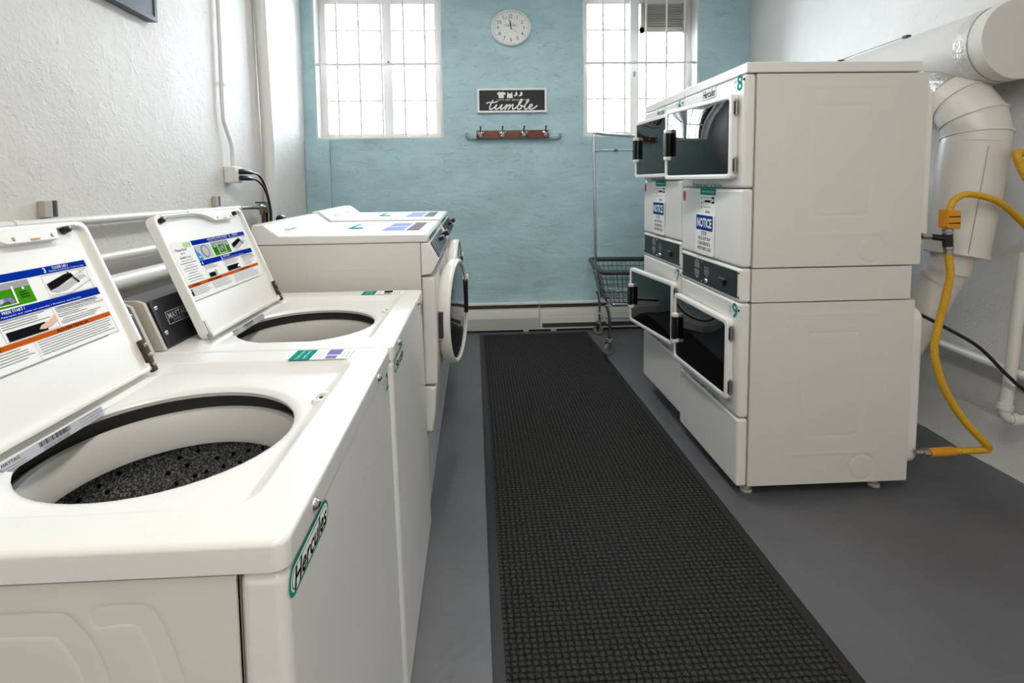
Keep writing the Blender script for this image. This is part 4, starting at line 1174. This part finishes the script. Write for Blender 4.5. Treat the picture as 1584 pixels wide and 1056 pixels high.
b = MB(); b.cyl((.005, .03, -.045), (.0, .035, -.30), .011, 'dark_steel', 10); b.tube(catmull([(.004, .09, -.04), (.002, .092, -.12), (-.01, .09, -.30)], 5), .010, 'black_plastic', 10); b.build('supply_hose', t)
# round black knob by the front loader's back
b = MB(); b.lathe([(0, .02), (.02, .018), (.024, .006), (.022, -.015), (0, -.015)], 'black_plastic', 18, frame((-1.02, 2.70, 1.165), X, Z)); b.tube([(-1.02, 2.70, 1.16), (-1.03, 2.70, 1.08), (-1.08, 2.71, .6), (-1.08, 2.71, 0)], .014, 'white_paint', 10)
tag(b.build('pipe_stub'), 'standing pipe with black cap behind the front-loading machines', 'pipe')
# dark framed panel, its lower corner in view
t = thing('wall_panel', (LW, 1.675, 2.1), 'dark grey framed panel hung high on the left wall', 'picture')
b = MB(); b.box(.002, .042, -.8, .778, .0, .85, 'grey_frame', .002); b.build('panel', t)
b = MB(); b.ring(rrect(1.578, .85, .001, 1, -.011, .425), rrect(1.54, .812, .001, 1, -.011, .425), 0, .004, 'grey_frame', frame((.042, 0, 0), Y, Z)); b.build('frame', t)

# ------------------------------------------------------------------ right side ducts, gas line
t = thing('exhaust_duct', (2.236, 2.01, 1.882), 'large white round exhaust duct running along the right wall to the back', 'duct')
b = MB(); R_ = .158
b.tube([(0, .03, 0), (.05, 2.575, 0)], R_, 'duct_paint', 40); b.build('duct_run', t)
b = MB(); b.lathe([(0, 0), (R_ + .001, 0), (R_ + .003, -.002), (R_ + .003, -.05), (R_ + .001, -.051)], 'duct_paint', 48, frame((0, 0, 0), X, Z)); b.build('end_cap', t)
b = MB()
b.lathe([(R_ + .0025, 0), (R_ + .004, .012), (R_ + .003, .03), (R_ + .004, .05), (R_ + .002, .06)], 'painted_tape', 48, frame((0, .125, 0), X, Z))
b.build('duct_tape', t)
b = MB(); b.box(-.02, .035, 1.0, 1.02, R_ + .002, R_ + .012, 'dark_steel', .003); b.tube(catmull([(-.06, .95, R_ - .008), (-.02, .92, R_ + .006), (-.02, .75, R_ + .008), (-.03, .52, R_ + .004)], 5), .0018, 'dark_steel', 6); b.box(-.04, -.015, .50, .53, R_ - .003, R_ + .010, 'dark_steel', .002); b.build('hanger_wire', t)

t = thing('vent_duct', (2.17, 2.13, 0), 'white round vent pipe with elbow rising behind the nearest dryer', 'duct')
# elbow gores drop from the big duct and turn down
el = [((.035, .34, 1.82), .106), ((.005, .25, 1.768), .110), ((-.008, .14, 1.715), .112), ((.004, .055, 1.652), .114), ((.016, .01, 1.578), .116), ((.018, -.005, 1.505), .116), ((.010, -.008, 1.46), .116)]
b = MB(); b.tube([p for p, r in el], [r for p, r in el], 'duct_paint', 36)
b.build('elbow', t, ang=14)
b = MB()
for i in (3, 4, 5):
    p, r = el[i]; d = (Vector(el[i + 1][0]) - Vector(el[i - 1][0])).normalized()
    b.tube([Vector(p) - d * .004, Vector(p) + d * .004], r + .0045, 'duct_paint', 36)
b.build('elbow_seam', t)
P1, P2, P3 = Vector(el[1][0]), Vector(el[2][0]), Vector(el[3][0])
b = MB(); b.tube([P1.lerp(P2, .55), P2, P2.lerp(P3, .45)], [.1125, .1140, .1145], 'foil', 40, caps=False); b.build('foil_tape', t)
b = MB(); b.tube([(.010, -.008, 1.465), (-.028, -.012, 1.2), (-.062, -.015, .985)], [.118, .113, .108], 'duct_paint', 40)
b.tube([(-.059, -.015, 1.000), (-.062, -.015, .985)], .111, 'duct_paint', 40)
b.tube([(.010 - .119 * .426, -.008 - .1185 * .908, 1.45), (-.028 - .113 * .426, -.012 - .1135 * .908, 1.2), (-.061 - .109 * .426, -.015 - .109 * .908, 1.0)], .0014, 'mid_grey', 6)
b.build('vertical_pipe', t)
b = MB(); b.tube(catmull([(-.072, -.010, 1.01), (-.075, -.005, .95), (-.088, .02, .88), (-.12, .06, .74), (-.16, .14, .52), (-.19, .22, .32)], 5), .076, 'duct_paint', 28)
b.tube([(-.0765, -.002, .935), (-.079, .002, .918)], .0795, 'duct_paint', 28); b.tube([(-.087, .018, .887), (-.093, .025, .868)], .0800, 'duct_paint', 28)
b.build('lower_pipe', t)
b = MB(); b.tube(catmull([(1.93, 2.90, .93), (1.97, 2.88, 1.04), (2.08, 2.82, 1.18), (2.20, 2.80, 1.40), (2.25, 2.80, 1.66)], 6), .075, 'steel', 24)
tag(b.build('vent_duct'), 'bare metal vent duct curving up behind the farther dryer, mostly hidden', 'duct')

# gas connector
t = thing('gas_hose', (1.90, 1.955, 1.08), 'yellow gas hose looping in front of the vent pipe on the right', 'hose')
O = Vector((1.90, 1.955, 1.08))
def rel(L_): return [Vector(p) - O for p in L_]
def corrugated(b, pts, r, m, n=6, seg=10):
    P = catmull(pts, n); P2 = []; rr = []
    tot = 0
    for i in range(len(P) - 1):
        d = (P[i + 1] - P[i]).length; k = max(1, int(d / .0035))
        for j in range(k):
            P2.append(P[i].lerp(P[i + 1], j / k)); rr.append(r * (1.0 + .06 * math.cos(PI * len(rr))))
    P2.append(P[-1]); rr.append(r)
    b.tube(P2, rr, m, seg)
b = MB(); corrugated(b, rel([(1.917, 1.96, 1.185), (1.932, 1.96, 1.225), (1.965, 1.96, 1.248), (2.01, 1.96, 1.253), (2.11, 1.965, 1.230), (2.19, 1.98, 1.19), (2.262, 2.0, 1.145), (2.33, 2.02, 1.10)]), .0125, 'yellow'); b.build('upper_hose', t)
b = MB(); corrugated(b, rel([(1.921, 1.96, 1.015), (1.932, 1.96, .93), (1.918, 1.96, .84), (1.892, 1.96, .72), (1.878, 1.96, .63), (1.892, 1.96, .545), (1.935, 1.96, .44), (2.01, 1.96, .325), (2.09, 1.96, .238), (2.130, 1.965, .200), (2.139, 1.97, .186), (2.118, 1.97, .180), (2.02, 1.972, .178), (1.93, 1.975, .176)]), .0140, 'yellow'); b.build('lower_hose', t)
b = MB(); b.prism(rrect(.055, .075, .006, 3), -.022, .022, 'amber', frame(Vector((1.916, 1.955, 1.155)) - O, (1, 0, -.12), Z), .003)
for k in range(5): b.box(-.024, .024, -.030 + k * .013, -.026 + k * .013, .022, .0228, 'ink', T=frame(Vector((1.916, 1.955, 1.155)) - O, X, Z)) if k in (1, 3) else None
b.box(.020, .030, -.033, .033, -.018, .018, 'ink', .002, T=frame(Vector((1.916, 1.955, 1.155)) - O, X, Z))
b.build('caution_tag', t)
b = MB(); b.tube(rel([(1.885, 1.972, .1755), (1.95, 1.972, .177), (1.99, 1.972, .178)]), .0185, 'amber', 14); b.build('end_sleeve', t)
def hexnut(b, p0, p1, r, m='steel'): b.tube(rel([p0, p1]), r, m, 6)
for p0, p1, r in (((1.915, 1.96, 1.117), (1.915, 1.96, 1.103), .018), ((1.915, 1.96, 1.100), (1.915, 1.96, 1.088), .017), ((1.920, 1.96, 1.046), (1.920, 1.96, 1.032), .018),
                  ((1.921, 1.96, 1.030), (1.921, 1.96, 1.012), .0165), ((1.86, 1.975, .1755), (1.885, 1.974, .1755), .017), ((1.835, 1.99, 1.085), (1.865, 1.98, 1.083), .013)):
    b = MB(); hexnut(b, p0, p1, r); b.build('nut', t)
b = MB(); b.tube(rel([(1.83, 1.98, .175), (1.885, 1.973, .1755)]), .011, 'steel', 12); b.build('end_nipple', t)
b = MB(); b.tube(rel([(1.915, 1.96, 1.094), (1.918, 1.96, 1.044)]), .0175, 'black_plastic', 14); b.tube(rel([(1.915, 1.96, 1.075), (1.87, 1.978, 1.082)]), .0125, 'black_plastic', 12); b.tube(rel([(1.80, 2.02, 1.088), (1.84, 1.99, 1.085)]), .012, 'black_plastic', 12); b.build('tee_fitting', t)
b = MB(); corrugated(b, [(2.36, 2.0, 1.412), (2.25, 1.975, 1.418), (2.182, 1.95, 1.417), (2.178, 1.94, 1.385), (2.190, 1.925, 1.33), (2.235, 1.905, 1.235), (2.32, 1.89, 1.05), (2.35, 1.89, .85)], .0145, 'yellow')
tag(b.build('gas_hose'), 'second yellow gas hose, only a bend visible at the right edge of the frame', 'hose')

# low wall pipes and cable
ang = math.atan(.0704)
b = MB(); b.tube([(wallx(4.2) - .045, 4.2, .52), (wallx(2.44) - .045, 2.44, .478), (wallx(1.6) - .045, 1.6, .452)], .021, 'white_paint', 16)
for y in (2.35, 3.3): b.tube([(wallx(y) + .01, y, .475), (wallx(y) - .045, y, .475)], .010, 'white_paint', 8)
tag(b.build('water_pipe'), 'white horizontal pipe low on the right wall behind the dryers', 'pipe')
b = MB(); b.tube(catmull([(2.330, 2.03, 1.0), (2.306, 2.03, .70), (2.283, 2.03, .40), (2.272, 2.03, .318), (2.278, 2.028, .292), (2.30, 2.02, .282), (2.36, 2.0, .282)], 6), .021, 'white_paint', 16)
b.tube([(2.275, 2.03, .345), (2.272, 2.03, .322)], .027, 'white_paint', 16); b.tube([(2.292, 2.022, .283), (2.312, 2.016, .282)], .027, 'white_paint', 16)
tag(b.build('drain_pipe'), 'white vertical pipe ending in an elbow at the lower right wall', 'pipe')
b = MB(); b.tube(catmull([(1.86, 2.04, .755), (1.90, 2.04, .738), (2.0, 2.03, .683), (2.13, 2.02, .604), (2.215, 1.985, .50), (2.275, 1.96, .435), (2.33, 1.93, .405)], 6), .0075, 'black_plastic', 8)
tag(b.build('power_cable'), 'thin black cable crossing the right wall from behind the near dryer', 'cable')

# ------------------------------------------------------------------ laundry cart
t = thing('laundry_cart', (1.045, 4.1, 0), 'wheeled wire laundry cart with tall chrome hanging bar beside the dryers', 'laundry cart', None, (0, 0, math.radians(-6)))
ty0, ty1, tx0, tx1 = -.375, .345, -.055, .66     # rim at the top
by0, by1, bx0, bx1 = -.295, .270, .005, .56    # basket floor
rz, bz = .665, .405
b = MB(); b.tube(catmull([(tx0, ty0, rz), ((tx0 + tx1) / 2, ty0, rz), (tx1, ty0, rz), (tx1, 0, rz), (tx1, ty1, rz), ((tx0 + tx1) / 2, ty1, rz), (tx0, ty1, rz), (tx0, 0, rz)], 6, True) if False else
              [(p[0] + (tx0 + tx1) / 2, p[1] + (ty0 + ty1) / 2, rz) for p in rrect(tx1 - tx0, ty1 - ty0, .05, 6)], .020, 'vinyl', 12, closed=True)
b.build('rim_bumper', t)
def lerp(a, c, f): return a + (c - a) * f
def ringat(f, r=.05):
    x0, x1, y0, y1 = lerp(tx0, bx0, f), lerp(tx1, bx1, f), lerp(ty0, by0, f), lerp(ty1, by1, f)
    return [(p[0] + (x0 + x1) / 2, p[1] + (y0 + y1) / 2, lerp(rz, bz, f)) for p in rrect(x1 - x0, y1 - y0, r, 5)]
b = MB()
for f in (.22, .42, .62, .82, 1.0): b.tube(ringat(f), .0032 if f < 1 else .006, 'wire' if f < 1 else 'chrome', 8, closed=True)
n = 16
for k in range(n + 1):
    g = k / n
    for yt, yb in ((ty0, by0), (ty1, by1)):
        b.tube([(lerp(tx0 + .03, tx1 - .03, g), yt, rz), (lerp(bx0 + .02, bx1 - .02, g), yb, bz)], .0022, 'wire', 6)
for k in range(10):
    g = k / 9
    for xt, xb in ((tx0, bx0), (tx1, bx1)):
        b.tube([(xt, lerp(ty0 + .03, ty1 - .03, g), rz), (xb, lerp(by0 + .02, by1 - .02, g), bz)], .0022, 'wire', 6)
    b.tube([(bx0, lerp(by0 + .01, by1 - .01, g), bz), (bx1, lerp(by0 + .01, by1 - .01, g), bz)], .0022, 'wire', 6)
for k in range(n + 1):
    xx = lerp(bx0 + .01, bx1 - .01, k / n); b.tube([(xx, by0, bz), (xx, by1, bz)], .0022, 'wire', 6)
b.build('wire_basket', t)
b = MB()
for yy in (-.275, .265): b.tube(catmull([(-.008, yy, .392), (.008, yy, .36), (.018, yy, .28), (.018, yy, .125)], 5), .012, 'chrome', 10)
for yy in (-.275, .265): b.tube([(.53, yy, .40), (.53, yy, .125)], .012, 'chrome', 10)
b.tube([(.018, -.275, .24), (.018, .265, .20)], .009, 'chrome', 8); b.tube([(.53, -.275, .20), (.53, .265, .20)], .009, 'chrome', 8)
for yy in (-.275, .265): b.tube([(0, yy, .392), (.53, yy, .392)], .009, 'chrome', 8)
b.tube([(.018, .265, .150), (.53, .265, .150)], .008, 'chrome', 8)
b.build('undercarriage', t)
b = MB()
b.tube([(-.0, 0, .395), (-.05, 0, .66), (-.062, 0, 1.715)] + catmull([(-.062, 0, 1.715), (-.055, .01, 1.742), (-.03, .04, 1.75), (.03, .12, 1.75)], 5)[1:] + [(.45, .42, 1.745)], .012, 'chrome', 12)
b.tube([(-.062, 0, 1.60), (-.062, 0, 1.70)], .0155, 'chrome', 12)
b.tube([(-.062, 0, 1.605), (.56, .0, 1.605)], .0085, 'chrome', 10); b.box(.10, .13, -.012, .012, 1.592, 1.617, 'dark_steel', .003)
b.tube([(.56, .0, .60), (.56, 0, 1.62)], .012, 'chrome', 12)
b.build('hanging_frame', t)
for cx_, cy_, rt in ((.018, -.275, .6), (.018, .265, -.5), (.53, -.275, .3), (.53, .265, .2)):
    Tw = Matrix.Translation((cx_, cy_, 0)) @ Matrix.Rotation(rt, 4, 'Z')
    b = MB(); b.box(-.024, .024, -.024, .024, .118, .128, 'chrome', .003, T=Tw); b.lathe([(0, .118), (.02, .118), (.022, .106), (0, .104)], 'chrome', 14, Tw)
    for s_ in (-1, 1): b.prism([(-.02, .108), (.02, .108), (.012, .045), (.008, .036), (-.006, .036), (-.010, .045)], s_ * .017 - .0015, s_ * .017 + .0015, 'chrome', Tw @ frame((-.012, 0, 0), X, Z))
    b.lathe([(0, -.022), (.005, -.022), (.005, .022), (0, .022)], 'steel', 10, Tw @ frame((-.012, 0, .046), X, Z))
    cst = b.build('caster', t)
    b = MB(); b.lathe([(0, -.010), (.022, -.011), (.027, -.013), (.040, -.013), (.046, -.008), (.046, .008), (.040, .013), (.027, .013), (.022, .011), (0, .010)], 'wheel', 24, Tw @ frame((-.012, 0, .046), X, Z)); b.build('wheel', cst)

# tidy-up of transform evaluation
bpy.context.view_layer.update()
